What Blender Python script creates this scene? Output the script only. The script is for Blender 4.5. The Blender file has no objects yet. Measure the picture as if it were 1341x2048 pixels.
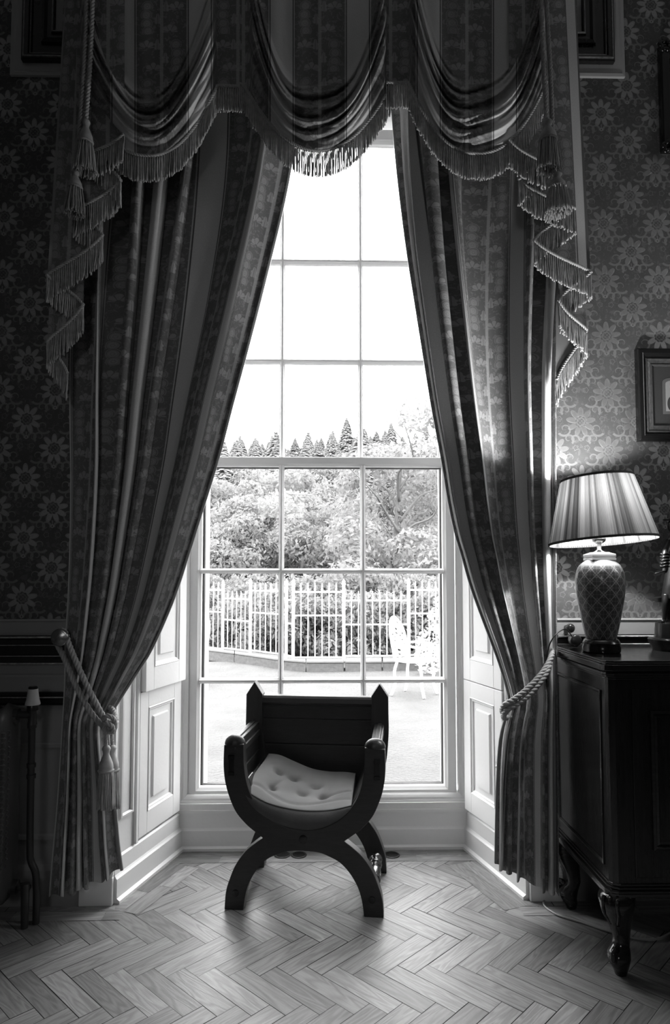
import bpy, bmesh, math, random
import numpy as np
from mathutils import Vector, Matrix

random.seed(7)
PI = math.pi
SC = bpy.context.scene
COL = SC.collection

# ------------------------------------------------------------------ camera
F = 1340.0                      # focal length in pixels of the 1341 x 2048 frame
CX, CY = 670.5, 1075.0          # where the optical axis meets the frame
EYE = 1.25
TH = math.atan(75.0 / F)        # slight upward pitch
PS = math.radians(1.2)          # slight yaw to the right
cam_d = bpy.data.cameras.new('camera')
cam = bpy.data.objects.new('camera', cam_d)
COL.objects.link(cam)
cam_d.sensor_fit = 'VERTICAL'
cam_d.sensor_height = 36.0
cam_d.lens = F / 2048.0 * 36.0
cam_d.shift_y = (CY - 1024.0) / 2048.0
cam_d.clip_start = 0.05
cam_d.clip_end = 1000
cam.location = (0, 0, EYE)
cam.rotation_euler = (PI / 2 + TH, 0, -PS)
SC.camera = cam

# ------------------------------------------------------------------ light
SKY = 11.5
LAMP_POWER = 54.0
w = bpy.data.worlds.new('overcast_sky')
SC.world = w
w.use_nodes = True
nt = w.node_tree
bg = nt.nodes['Background']
tc = nt.nodes.new('ShaderNodeTexCoord')
sep = nt.nodes.new('ShaderNodeSeparateXYZ')
rmp = nt.nodes.new('ShaderNodeValToRGB')
rmp.color_ramp.elements[0].position = 0.0
rmp.color_ramp.elements[0].color = (0.86, 0.86, 0.86, 1)
rmp.color_ramp.elements[1].position = 0.9
rmp.color_ramp.elements[1].color = (1.15, 1.15, 1.15, 1)
nt.links.new(tc.outputs['Generated'], sep.inputs[0])
nt.links.new(sep.outputs[2], rmp.inputs[0])
nt.links.new(rmp.outputs[0], bg.inputs[0])
bg.inputs[1].default_value = SKY

def portal(name, loc, rot, sx, sy):
    l = bpy.data.lights.new(name, 'AREA')
    l.shape = 'RECTANGLE'
    l.size = sx
    l.size_y = sy
    l.cycles.is_portal = True
    o = bpy.data.objects.new(name, l)
    COL.objects.link(o)
    o.location = loc
    o.rotation_euler = rot
    return o
portal('window_portal', (0.0, 3.30, 1.80), (-PI / 2, 0, 0), 1.15, 3.3)
portal('front_fill_portal', (-0.6, -3.53, 2.45), (PI / 2, 0, 0), 0.8, 0.8)  # guides sky light through the added window behind the camera
portal('side_fill_portal', (3.05, 1.55, 2.65), (0, PI / 2, 0), 1.2, 0.8)  # guides sky light through the added right-hand window

SC.view_settings.view_transform = 'Standard'
SC.view_settings.look = 'None'
SC.view_settings.gamma = 1
SC.view_settings.exposure = 0.0
SC.view_settings.use_curve_mapping = False
SC.cycles.max_bounces = 10
SC.cycles.diffuse_bounces = 6
SC.cycles.transparent_max_bounces = 16
SC.cycles.caustics_reflective = False
SC.cycles.caustics_refractive = False
SC.cycles.sample_clamp_indirect = 8
SC.cycles.use_denoising = True

# ------------------------------------------------------------------ from frame to place
_sT, _cT, _sP, _cP = math.sin(TH), math.cos(TH), math.sin(PS), math.cos(PS)
_FW = Vector((_sP * _cT, _cP * _cT, _sT))
_RT = Vector((_cP, -_sP, 0))
_UP = Vector((-_sP * _sT, -_cP * _sT, _cT))
_E = Vector((0, 0, EYE))
def ray(px, py):
    return _FW + _RT * ((px - CX) / F) + _UP * ((CY - py) / F)
def P(px, py, Y):               # the point seen at (px, py) on the plane y = Y
    d = ray(px, py)
    return _E + d * (Y / d.y)
def PZ(px, py, Z=0.0):          # ... on the plane z = Z
    d = ray(px, py)
    return _E + d * ((Z - EYE) / d.z)
def PP(px, py, o, n):           # ... on any plane
    d = ray(px, py)
    return _E + d * ((o - _E).dot(n) / d.dot(n))
def XZ(px, py, Y):
    p = P(px, py, Y)
    return p.x, p.z

# ------------------------------------------------------------------ mesh helpers
OFF = {}
def tag(o, label=None, cat=None, group=None, kind=None):
    if label: o['label'] = label
    if cat: o['category'] = cat
    if group: o['group'] = group
    if kind: o['kind'] = kind
    return o
def thing(name, label, cat, loc=(0, 0, 0), group=None):
    o = bpy.data.objects.new(name, None)
    COL.objects.link(o)
    o.empty_display_size = 0.05
    o.location = loc
    OFF[o.name] = Vector(loc)
    return tag(o, label, cat, group)
def link(name, me, parent=None):
    o = bpy.data.objects.new(name, me)
    COL.objects.link(o)
    if parent is not None:
        o.parent = parent
        OFF[o.name] = OFF[parent.name]
    else:
        OFF[o.name] = Vector((0, 0, 0))
    return o

class MB:
    def __init__(s):
        s.v = []; s.f = []; s.uv = {}; s.attr = []
    def quadgrid(s, pts, closed_u=False, closed_v=False, uv=None):
        """pts[i][j]; uv[i][j]"""
        n, m = len(pts), len(pts[0])
        b = len(s.v)
        for r in pts: s.v.extend([tuple(p) for p in r])
        for i in range(n if closed_u else n - 1):
            for j in range(m if closed_v else m - 1):
                i2, j2 = (i + 1) % n, (j + 1) % m
                k = len(s.f)
                s.f.append((b + i * m + j, b + i2 * m + j, b + i2 * m + j2, b + i * m + j2))
                if uv is not None:
                    s.uv[k] = (uv[i][j], uv[i2][j], uv[i2][j2], uv[i][j2])
        return b
    def poly(s, pts, uv=None):
        b = len(s.v)
        s.v.extend([tuple(p) for p in pts])
        if uv is not None: s.uv[len(s.f)] = uv
        s.f.append(tuple(range(b, b + len(pts))))
    def box(s, a, b):
        x0, y0, z0 = a; x1, y1, z1 = b
        s.hexa([(x0, y0, z0), (x1, y0, z0), (x1, y1, z0), (x0, y1, z0)], [(x0, y0, z1), (x1, y0, z1), (x1, y1, z1), (x0, y1, z1)])
        return s
    def hexa(s, lo, hi):
        b = len(s.v)
        s.v.extend([tuple(p) for p in lo] + [tuple(p) for p in hi])
        n = len(lo)
        s.f.append(tuple(b + n - 1 - i for i in range(n)))
        s.f.append(tuple(b + n + i for i in range(n)))
        for i in range(n):
            j = (i + 1) % n
            s.f.append((b + i, b + j, b + n + j, b + n + i))
        return s
    def loft(s, loops, cap=True):
        """closed loops of equal length, in order"""
        n = len(loops[0]); b = len(s.v)
        for l in loops: s.v.extend([tuple(p) for p in l])
        for i in range(len(loops) - 1):
            for j in range(n):
                k = (j + 1) % n
                s.f.append((b + i * n + j, b + i * n + k, b + (i + 1) * n + k, b + (i + 1) * n + j))
        if cap:
            s.f.append(tuple(b + n - 1 - i for i in range(n)))
            e = b + (len(loops) - 1) * n
            s.f.append(tuple(e + i for i in range(n)))
        return s
    def tube(s, path, r, n=8, cap=True):
        path = [Vector(p) for p in path]
        N = len(path)
        rs = r if hasattr(r, '__len__') else [r] * N
        loops = []
        up = None
        for i, p in enumerate(path):
            t = (path[min(i + 1, N - 1)] - path[max(i - 1, 0)])
            if t.length < 1e-9: t = Vector((0, 0, 1))
            t.normalize()
            if up is None:
                a = Vector((0, 0, 1)) if abs(t.z) < 0.9 else Vector((1, 0, 0))
                up = (a - t * a.dot(t)).normalized()
            else:
                up = up - t * up.dot(t)
                if up.length < 1e-6:
                    a = Vector((1, 0, 0)) if abs(t.x) < 0.9 else Vector((0, 1, 0))
                    up = a - t * a.dot(t)
                up.normalize()
            bn = t.cross(up)
            loops.append([p + (up * math.cos(2 * PI * k / n) + bn * math.sin(2 * PI * k / n)) * rs[i] for k in range(n)])
        return s.loft(loops, cap)
    def lathe(s, prof, c, n=32, cap=True, M=None):
        """prof [(r, z)] about a vertical axis through c"""
        c = Vector(c)
        loops = []
        for r, z in prof:
            l = [Vector((r * math.cos(2 * PI * k / n), r * math.sin(2 * PI * k / n), z)) for k in range(n)]
            if M is not None: l = [M @ p for p in l]
            loops.append([p + c for p in l])
        return s.loft(loops, cap)
    def rope(s, path, r, strands=3, pitch=None, n=7):
        path = resample(path, r * 0.55)
        N = len(path)
        pitch = pitch or r * 5.5
        fr = frames(path)
        L = 0.0
        ang = []
        for i in range(N):
            if i: L += (path[i] - path[i - 1]).length
            ang.append(2 * PI * L / pitch)
        for k in range(strands):
            sp = []
            for i, p in enumerate(path):
                t, u, b = fr[i]
                a = ang[i] + 2 * PI * k / strands
                sp.append(p + (u * math.cos(a) + b * math.sin(a)) * r * 0.5)
            s.tube(sp, r * 0.56, n)
        return s
    def sphere(s, c, r, nu=20, nv=12, sc=(1, 1, 1), z0=-1.0):
        c = Vector(c)
        prof = []
        for j in range(nv + 1):
            a = -PI / 2 + PI * j / nv
            if math.sin(a) < z0 - 1e-6: continue
            prof.append((max(1e-4, r * math.cos(a)), r * math.sin(a)))
        loops = [[c + Vector((rr * math.cos(2 * PI * k / nu) * sc[0], rr * math.sin(2 * PI * k / nu) * sc[1], z * sc[2])) for k in range(nu)] for rr, z in prof]
        return s.loft(loops)
    def build(s, name, mat, parent=None, smooth=False, angle=None, bevel=0.0):
        me = bpy.data.meshes.new(name)
        off = OFF[parent.name] if parent is not None else Vector((0, 0, 0))
        if off.length > 0:
            v = (np.array(s.v) - np.array(off)[None, :]).tolist()
        else:
            v = s.v
        me.from_pydata(v, [], s.f)
        if s.uv:
            ul = me.uv_layers.new(name='UVMap')
            arr = np.zeros((len(me.loops), 2), dtype=np.float32)
            li = 0
            for i, f in enumerate(s.f):
                u = s.uv.get(i)
                if u is not None:
                    for q in range(len(f)): arr[li + q] = u[q]
                li += len(f)
            ul.data.foreach_set('uv', arr.ravel())
        if s.attr:
            a = me.attributes.new('tone', 'FLOAT', 'FACE')
            a.data.foreach_set('value', np.array(s.attr, dtype=np.float32))
        bm = bmesh.new()
        bm.from_mesh(me)
        bmesh.ops.recalc_face_normals(bm, faces=bm.faces)
        bm.to_mesh(me)
        bm.free()
        me.materials.append(mat)
        if smooth:
            me.polygons.foreach_set('use_smooth', [True] * len(me.polygons))
            if angle: me.set_sharp_from_angle(angle=math.radians(angle))
        o = link(name, me, parent)
        if bevel > 0:
            m = o.modifiers.new('bevel', 'BEVEL')
            m.width = bevel; m.segments = 2; m.limit_method = 'ANGLE'; m.angle_limit = math.radians(35)
        return o

def resample(path, step):
    path = [Vector(p) for p in path]
    out = [path[0].copy()]
    acc = 0.0
    for i in range(len(path) - 1):
        a, b = path[i], path[i + 1]
        L = (b - a).length
        if L < 1e-9: continue
        d = step - acc
        while d <= L:
            out.append(a + (b - a) * (d / L))
            d += step
        acc = L - (d - step)
    if (out[-1] - path[-1]).length > step * 0.3: out.append(path[-1].copy())
    return out
def frames(path):
    N = len(path); up = None; out = []
    for i, p in enumerate(path):
        t = path[min(i + 1, N - 1)] - path[max(i - 1, 0)]
        t.normalize()
        if up is None:
            a = Vector((0, 0, 1)) if abs(t.z) < 0.9 else Vector((1, 0, 0))
            up = (a - t * a.dot(t)).normalized()
        else:
            up = up - t * up.dot(t)
            up.normalize()
        out.append((t, up.copy(), t.cross(up)))
    return out
def smooth_path(pts, n=8, closed=False):
    pts = [Vector(p) for p in pts]
    N = len(pts); out = []
    for i in range(N if closed else N - 1):
        if closed:
            p0, p1, p2, p3 = pts[(i - 1) % N], pts[i], pts[(i + 1) % N], pts[(i + 2) % N]
        else:
            p0, p1, p2, p3 = pts[max(i - 1, 0)], pts[i], pts[i + 1], pts[min(i + 2, N - 1)]
        for k in range(n):
            t = k / n
            out.append(0.5 * ((2 * p1) + (p2 - p0) * t + (2 * p0 - 5 * p1 + 4 * p2 - p3) * t * t + (3 * p1 - p0 - 3 * p2 + p3) * t ** 3))
    if not closed: out.append(pts[-1].copy())
    return out
def V3(p2, z=0.0): return Vector((p2[0], p2[1], z))

class Fr:
    """a flat frame: origin, two axes along the face, and the way out of it"""
    def __init__(s, o, ea, eb, n):
        s.o, s.a, s.b, s.n = Vector(o), Vector(ea).normalized(), Vector(eb).normalized(), Vector(n).normalized()
    def p(s, a, b, d=0.0): return s.o + s.a * a + s.b * b + s.n * d
    def box(s, mb, a0, a1, b0, b1, d0, d1):
        mb.hexa([s.p(a0, b0, d0), s.p(a1, b0, d0), s.p(a1, b1, d0), s.p(a0, b1, d0)], [s.p(a0, b0, d1), s.p(a1, b0, d1), s.p(a1, b1, d1), s.p(a0, b1, d1)])
    def ring(s, mb, a0, a1, b0, b1, prof, cap=True, open_=False):
        """mitred moulding: prof = [(inset, height)] swept round the rectangle"""
        loops = [[s.p(a0 + i, b0 + i, h), s.p(a1 - i, b0 + i, h), s.p(a1 - i, b1 - i, h), s.p(a0 + i, b1 - i, h)] for i, h in prof]
        b = len(mb.v)
        for l in loops: mb.v.extend([tuple(p) for p in l])
        for i in range(len(loops) - 1):
            for j in range(4):
                k = (j + 1) % 4
                mb.f.append((b + i * 4 + j, b + i * 4 + k, b + i * 4 + 4 + k, b + i * 4 + 4 + j))
        if cap:
            e = b + (len(loops) - 1) * 4
            mb.f.append((e, e + 1, e + 2, e + 3))
    def prism(s, mb, pts, d0, d1):
        mb.hexa([s.p(a, b, d0) for a, b in pts], [s.p(a, b, d1) for a, b in pts])
    def run(s, mb, a0, a1, prof):
        """straight moulding along a: prof = closed list of (b, d)"""
        mb.hexa([s.p(a0, b, d) for b, d in prof], [s.p(a1, b, d) for b, d in prof])

def strip_prism(mb, outer, inner, fr, d0, d1):
    """solid band between two matching outlines (lists of (a, b)) of one thickness"""
    n = len(outer)
    loops = []
    for (oa, ob), (ia, ib) in zip(outer, inner):
        loops.append([fr.p(oa, ob, d0), fr.p(ia, ib, d0), fr.p(ia, ib, d1), fr.p(oa, ob, d1)])
    mb.loft(loops)

# ------------------------------------------------------------------ material helpers
class X:
    """arithmetic on shader sockets"""
    def __init__(s, T, v): s.T, s.v = T, v
    def _m(s, op, *a):
        n = s.T.nodes.new('ShaderNodeMath'); n.operation = op
        for i, q in enumerate((s,) + a):
            q = q.v if isinstance(q, X) else q
            if isinstance(q, (int, float)): n.inputs[i].default_value = q
            else: s.T.links.new(q, n.inputs[i])
        return X(s.T, n.outputs[0])
    def __add__(s, o): return s._m('ADD', o)
    __radd__ = __add__
    def __sub__(s, o): return s._m('SUBTRACT', o)
    def __rsub__(s, o): return X(s.T, float(o))._m('SUBTRACT', s)
    def __mul__(s, o): return s._m('MULTIPLY', o)
    __rmul__ = __mul__
    def __truediv__(s, o): return s._m('DIVIDE', o)
    def mod(s, o): return s._m('FLOORED_MODULO', o)
    def abs(s): return s._m('ABSOLUTE')
    def sin(s): return s._m('SINE')
    def cos(s): return s._m('COSINE')
    def sqrt(s): return s._m('SQRT')
    def pow(s, o): return s._m('POWER', o)
    def max(s, o): return s._m('MAXIMUM', o)
    def min(s, o): return s._m('MINIMUM', o)
    def atan2(s, o): return s._m('ARCTAN2', o)
    def lt(s, o): return s._m('LESS_THAN', o)
    def gt(s, o): return s._m('GREATER_THAN', o)
    def floor(s): return s._m('FLOOR')
    def clamp(s): return s.max(0.0).min(1.0)
    def step(s, a, b):
        n = s.T.nodes.new('ShaderNodeMapRange'); n.interpolation_type = 'SMOOTHSTEP'
        s.T.links.new(s.v, n.inputs[0])
        n.inputs[1].default_value = a; n.inputs[2].default_value = b
        n.inputs[3].default_value = 0; n.inputs[4].default_value = 1
        return X(s.T, n.outputs[0])
    def band(s, c, wd, soft=0.3):
        """1 where |s - c| < wd"""
        return 1.0 - (s - c).abs().step(wd * (1 - soft), wd * (1 + soft))
def hyp(x, y): return (x * x + y * y).sqrt()
def mixv(a, b, t): return a + (b - a) * t

def newmat(name, val=0.5, rough=0.5, spec=0.5, metal=0.0):
    m = bpy.data.materials.new(name)
    m.use_nodes = True
    b = m.node_tree.nodes['Principled BSDF']
    b.inputs['Base Color'].default_value = (val, val, val, 1)
    b.inputs['Roughness'].default_value = rough
    b.inputs['Specular IOR Level'].default_value = spec
    b.inputs['Metallic'].default_value = metal
    return m, m.node_tree, b
def tex(T, kind='Object'):
    return T.nodes.new('ShaderNodeTexCoord').outputs[kind]
def split(T, vec):
    n = T.nodes.new('ShaderNodeSeparateXYZ'); T.links.new(vec, n.inputs[0])
    return X(T, n.outputs[0]), X(T, n.outputs[1]), X(T, n.outputs[2])
def combine(T, x, y, z=0.0):
    n = T.nodes.new('ShaderNodeCombineXYZ')
    for i, q in enumerate((x, y, z)):
        q = q.v if isinstance(q, X) else q
        if isinstance(q, (int, float)): n.inputs[i].default_value = q
        else: T.links.new(q, n.inputs[i])
    return n.outputs[0]
def noise(T, vec, scale, detail=3, rough=0.5, dist=0.0):
    n = T.nodes.new('ShaderNodeTexNoise')
    T.links.new(vec, n.inputs['Vector'])
    n.inputs['Scale'].default_value = scale
    n.inputs['Detail'].default_value = detail
    n.inputs['Roughness'].default_value = rough
    n.inputs['Distortion'].default_value = dist
    return X(T, n.outputs[0])
def set_col(T, b, x):
    T.links.new(combine(T, x, x, x), b.inputs['Base Color'])
def bump(T, b, x, dist=0.002, strength=1.0):
    n = T.nodes.new('ShaderNodeBump')
    n.inputs['Distance'].default_value = dist
    n.inputs['Strength'].default_value = strength
    T.links.new(x.v, n.inputs['Height'])
    T.links.new(n.outputs[0], b.inputs['Normal'])
def scaled(T, vec, sx, sy, sz):
    n = T.nodes.new('ShaderNodeMapping')
    T.links.new(vec, n.inputs[0])
    n.inputs['Scale'].default_value = (sx, sy, sz)
    return n.outputs[0]

def simple(name, val, rough=0.5, spec=0.5, metal=0.0, var=0.12, scale=8.0, bmp=0.0, bscale=120.0):
    """one tone with a little unevenness"""
    m, T, b = newmat(name, val, rough, spec, metal)
    o = tex(T)
    n = noise(T, o, scale, 4)
    set_col(T, b, (n - 0.5) * (2 * var * val) + val)
    r = noise(T, o, scale * 2.3, 3)
    T.links.new(((r - 0.5) * 0.2 + rough).clamp().v, b.inputs['Roughness'])
    if bmp > 0: bump(T, b, noise(T, o, bscale, 3), bmp)
    return m

# ---- wallpaper: half-drop lattice of star flowers, scrolls and small florets
def mk_wallpaper():
    m, T, b = newmat('wallpaper', 0.06, 0.55, 0.3)
    o = tex(T)
    x, y, z = split(T, o)
    wob = noise(T, o, 9.0, 2)
    LX, LZ = 0.222, 0.236
    tot = None
    def cell(ox, oz):
        cx = (x + ox).mod(LX) - LX / 2
        cz = (z + oz).mod(LZ) - LZ / 2
        return cx, cz
    def spiral(cx, cz, px, pz, r0, sgn, ph):
        ax = (cx - px) * sgn
        az = cz - pz
        r = hyp(ax, az)
        th = (az.atan2(ax) + ph).mod(2 * PI) / (2 * PI)
        line = (r - (th * (r0 * 0.75) + r0 * 0.25)).abs()
        leaf = th * 0.0042 + 0.0006
        return 1.0 - (line - leaf).step(-0.0007, 0.0007)
    for ox, oz in ((0.06, 0.02), (0.06 + LX / 2, 0.02 + LZ / 2)):
        cx, cz = cell(ox, oz)
        r = hyp(cx, cz)
        th = cz.atan2(cx)
        pet = (th * 4.5 + PI / 4).sin().abs().pow(0.9)
        R = pet * 0.034 + 0.026
        inside = 1.0 - (r - R).step(-0.0012, 0.0012)
        core = 1.0 - (r - (pet * 0.004 + 0.021)).step(-0.001, 0.001)
        edge = (r - R + 0.0045).abs().step(0.0008, 0.002)
        petal = inside * (1.0 - core) * (edge * 0.35 + 0.65)
        net = ((cx * 420.0).sin() * (cz * 420.0).sin()).step(-0.1, 0.5) * core * 0.35
        ringc = r.band(0.0155, 0.0016) * 0.5
        mot = petal.max(net).max(ringc)
        for sx in (1.0, -1.0):
            mx = cx * sx
            mot = mot.max(spiral(mx, cz, 0.066, -0.030, 0.030, 1.0, 0.6) * 0.5)
            mot = mot.max(spiral(mx, cz, 0.060, 0.048, 0.022, -1.0, 2.2) * 0.5)
            mot = mot.max(spiral(mx, cz, 0.026, -0.072, 0.020, 1.0, 2.9) * 0.55)
            fx, fz = mx - 0.088, cz - 0.012
            fr = hyp(fx, fz)
            fp = (fz.atan2(fx) * 2.5).sin().abs() * 0.0045 + 0.0065
            mot = mot.max((fr - fp).abs().step(0.0, 0.0016) * -0.6 + 0.6)
        dr = hyp(cx, cz + 0.072)
        mot = mot.max(dr.band(0.0055, 0.0018))
        st = cx.abs().lt(0.0012) * cz.lt(-0.05) * cz.gt(-0.066)
        mot = mot.max(st)
        tot = mot if tot is None else tot.max(mot)
    tot = tot.clamp()
    ground = (wob - 0.5) * 0.035 + 0.068
    fine = noise(T, o, 160.0, 2)
    small = noise(T, o, 46.0, 3, 0.5, 1.5).step(0.55, 0.60) * 0.14
    ink = tot.max(small)
    set_col(T, b, mixv(ground, ground * 0.0 + 0.31, ink) * ((fine - 0.5) * 0.3 + 1.0))
    T.links.new((ink * 0.8).v, b.inputs['Metallic'])
    T.links.new((0.55 - ink * 0.10).v, b.inputs['Roughness'])
    bump(T, b, ink, 0.0006, 0.6)
    return m

# ---- striped damask: plain satin stripes between bands of shells and fans (UV in metres)
def mk_damask(name, plain=0.58, dark=0.15, mot=0.31, P_=0.27, pw=0.058):
    m, T, b = newmat(name, 0.2, 0.6, 0.25)
    uv = tex(T, 'UV')
    u, v, _ = split(T, uv)
    c = u.mod(P_) - P_ / 2              # 0 = middle of the damask band
    ca = c.abs()
    hb = P_ / 2 - pw / 2                # half width of the damask band
    isplain = ca.step(hb - 0.0008, hb + 0.0008)
    border = ca.band(hb - 0.006, 0.0018)
    mid = ca.band(0.0, 0.006)
    VP = 0.30
    pat = None
    for sgn in (1.0, -1.0):
        w_ = (v + (0.0 if sgn > 0 else VP * 0.5)).mod(VP)
        for (cu, cv, kind) in ((0.055, 0.05, 'fan'), (0.050, 0.115, 'shell'), (0.054, 0.145, 'shell'), (0.056, 0.178, 'shell'), (0.052, 0.212, 'shell'), (0.03, 0.262, 'fan'), (0.014, 0.16, 'leaf'), (0.016, 0.06, 'leaf')):
            dx = c * sgn - cu
            dz = w_ - cv
            r = hyp(dx, dz)
            if kind == 'fan':
                th = dx.atan2(dz)
                R = (th * 3.5).cos().abs().pow(0.5) * 0.013 + 0.018
                g = (1.0 - (r - R).step(-0.001, 0.001)) * (th.abs().lt(1.6)) * r.gt(0.006)
                g = g * ((th * 3.5).cos().abs().step(0.1, 0.35))
            elif kind == 'shell':
                g = (1.0 - (r - 0.021).step(-0.001, 0.001)) * (r - 0.0165).abs().step(0.0008, 0.002) * dz.gt(-0.012)
                g = g * ((r * 900.0).sin() * 0.2 + 0.8)
            else:
                th = dx.atan2(dz)
                g = 1.0 - (hyp(dx * 1.9, dz) - ((th * 5.0).cos() * 0.004 + 0.020)).step(-0.001, 0.001)
                g = g * (dx.abs().step(0.0004, 0.0012))
            pat = g if pat is None else pat.max(g)
    nz = noise(T, uv, 70.0, 3, 0.5, 1.0).step(0.54, 0.60) * 0.45
    pat = pat.max(nz)
    dcol = pat * (mot - dark) + dark
    dcol = mixv(dcol, dcol * 0 + plain * 0.95, mid * 0.5)
    dcol = mixv(dcol, dcol * 0 + plain * 1.0, border * 0.8)
    dcol = mixv(dcol, dcol * 0 + dark * 0.5, ca.band(hb - 0.0015, 0.0012))
    col = mixv(dcol, dcol * 0 + plain, isplain)
    weave = noise(T, scaled(T, uv, 1, 0.35, 1), 500.0, 2)
    ribs = noise(T, scaled(T, uv, 0.15, 1, 1), 420.0, 2)
    set_col(T, b, col * ((weave - 0.5) * 0.35 + 1.0))
    T.links.new((0.62 - pat * 0.12 - isplain * 0.10).v, b.inputs['Roughness'])
    b.inputs['Sheen Weight'].default_value = 0.15
    bump(T, b, pat * 0.5 + ribs * 0.8, 0.0007, 0.6)
    return m

def mk_oak():
    m, T, b = newmat('oak_parquet', 0.3, 0.32, 0.5)
    uv = tex(T, 'UV')
    at = T.nodes.new('ShaderNodeAttribute'); at.attribute_name = 'tone'
    t = X(T, at.outputs['Fac'])
    u, v, _ = split(T, uv)
    vec = combine(T, u * 0.6 + t * 37.0, v * 11.0 + t * 91.0, t * 13.0)
    g1 = noise(T, vec, 5.0, 5, 0.6, 0.5)
    rings = ((noise(T, combine(T, u * 1.0 + t * 57.0, v * 8.0 + t * 23.0, t * 5.0), 2.6, 2, 0.5, 0.4) * 55.0).sin() * 0.5 + 0.5)
    fine = noise(T, combine(T, u * 6.0 + t * 11.0, v * 160.0, t), 6.0, 3)
    wear = noise(T, tex(T), 3.0, 4)
    base = t.mod(1.0) * 0.13 + 0.175
    col = base * (g1 * 0.7 + 0.65) * (rings * 0.30 + 0.82) * (fine * 0.5 + 0.74)
    pits = noise(T, tex(T), 260.0, 2).step(0.72, 0.80)
    set_col(T, b, col * (1.0 - pits * 0.4))
    T.links.new(((wear - 0.5) * 0.22 + 0.36 + g1 * 0.06).v, b.inputs['Roughness'])
    bump(T, b, fine * 0.5 + rings * 0.2 + g1 * 0.6 + wear * 0.6, 0.0012, 0.5)
    return m

def mk_wood(name, val, rough, axis='x', spec=0.5, var=0.5):
    m, T, b = newmat(name, val, rough, spec)
    o = tex(T)
    s = {'x': (1.2, 14, 14), 'z': (14, 14, 1.2), 'y': (14, 1.2, 14)}[axis]
    v = scaled(T, o, *s)
    g = noise(T, v, 5.0, 5, 0.6, 0.8)
    f = noise(T, v, 22.0, 3)
    set_col(T, b, ((g - 0.5) * 2 * var + 1.0) * val * (f * 0.5 + 0.75))
    T.links.new(((noise(T, o, 9.0, 3) - 0.5) * 0.25 + rough).clamp().v, b.inputs['Roughness'])
    bump(T, b, f + g * 0.5, 0.0006, 0.5)
    return m

def mk_vase():
    m, T, b = newmat('lattice_porcelain', 0.2, 0.35, 0.4)
    uv = tex(T, 'UV')
    u, v, _ = split(T, uv)
    a = (u + v)
    c = (u - v)
    fa = (a.mod(1.0) - 0.5).abs()
    fc = (c.mod(1.0) - 0.5).abs()
    lat = (fa.gt(0.445)).max(fc.gt(0.445))
    fa2 = ((a + 0.5).mod(1.0) - 0.5).abs()
    fc2 = ((c + 0.5).mod(1.0) - 0.5).abs()
    dia = fa2.max(fc2)
    dm = dia.band(0.25, 0.03).max(dia.lt(0.06)).max(((fa2 - fc2).abs().lt(0.03)) * dia.gt(0.3) * 0.6)
    fl = ((fa2 * fc2 * 60.0).sin().abs()).step(0.3, 0.9) * dia.lt(0.2) * 0.5
    topz = v.gt(4.4)
    col = lat.max(dm * 0.75).max(fl * 0.4) * 0.17 + 0.045
    col = mixv(col, noise(T, uv, 3.0, 3, 0.5, 2.0) * 0.15 + 0.10, v.step(5.55, 5.8))
    set_col(T, b, col)
    b.inputs['Coat Weight'].default_value = 0.25
    b.inputs['Coat Roughness'].default_value = 0.08
    return m

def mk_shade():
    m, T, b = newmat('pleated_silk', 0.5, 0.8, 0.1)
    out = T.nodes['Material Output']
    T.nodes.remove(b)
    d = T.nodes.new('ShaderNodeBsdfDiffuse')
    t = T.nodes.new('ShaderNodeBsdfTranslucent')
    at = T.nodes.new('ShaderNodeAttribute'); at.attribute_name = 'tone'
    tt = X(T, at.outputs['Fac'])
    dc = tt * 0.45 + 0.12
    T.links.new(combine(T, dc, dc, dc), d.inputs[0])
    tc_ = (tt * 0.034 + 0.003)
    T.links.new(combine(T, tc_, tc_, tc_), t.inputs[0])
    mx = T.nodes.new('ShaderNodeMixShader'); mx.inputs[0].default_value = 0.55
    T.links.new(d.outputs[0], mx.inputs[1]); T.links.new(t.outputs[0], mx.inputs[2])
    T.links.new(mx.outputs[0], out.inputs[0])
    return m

def mk_glass():
    m, T, b = newmat('window_glass')
    out = T.nodes['Material Output']
    T.nodes.remove(b)
    tr = T.nodes.new('ShaderNodeBsdfTransparent'); tr.inputs[0].default_value = (0.97, 0.97, 0.97, 1)
    gl = T.nodes.new('ShaderNodeBsdfGlossy'); gl.inputs['Roughness'].default_value = 0.02
    fr = T.nodes.new('ShaderNodeFresnel'); fr.inputs[0].default_value = 1.45
    mx = T.nodes.new('ShaderNodeMixShader')
    T.links.new(fr.outputs[0], mx.inputs[0]); T.links.new(tr.outputs[0], mx.inputs[1]); T.links.new(gl.outputs[0], mx.inputs[2])
    T.links.new(mx.outputs[0], out.inputs[0])
    return m

def mk_leaf(name, val, trans=0.5):
    m, T, b = newmat(name)
    out = T.nodes['Material Output']
    T.nodes.remove(b)
    o = tex(T)
    n = noise(T, o, 2.5, 3)
    f = noise(T, o, 23.0, 2)
    c = ((n - 0.5) * 0.6 + (f - 0.5) * 0.7 + 1.0) * val
    d = T.nodes.new('ShaderNodeBsdfDiffuse'); t = T.nodes.new('ShaderNodeBsdfTranslucent')
    cc = combine(T, c, c, c)
    T.links.new(cc, d.inputs[0]); T.links.new(cc, t.inputs[0])
    mx = T.nodes.new('ShaderNodeMixShader'); mx.inputs[0].default_value = trans
    T.links.new(d.outputs[0], mx.inputs[1]); T.links.new(t.outputs[0], mx.inputs[2])
    T.links.new(mx.outputs[0], out.inputs[0])
    return m

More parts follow.
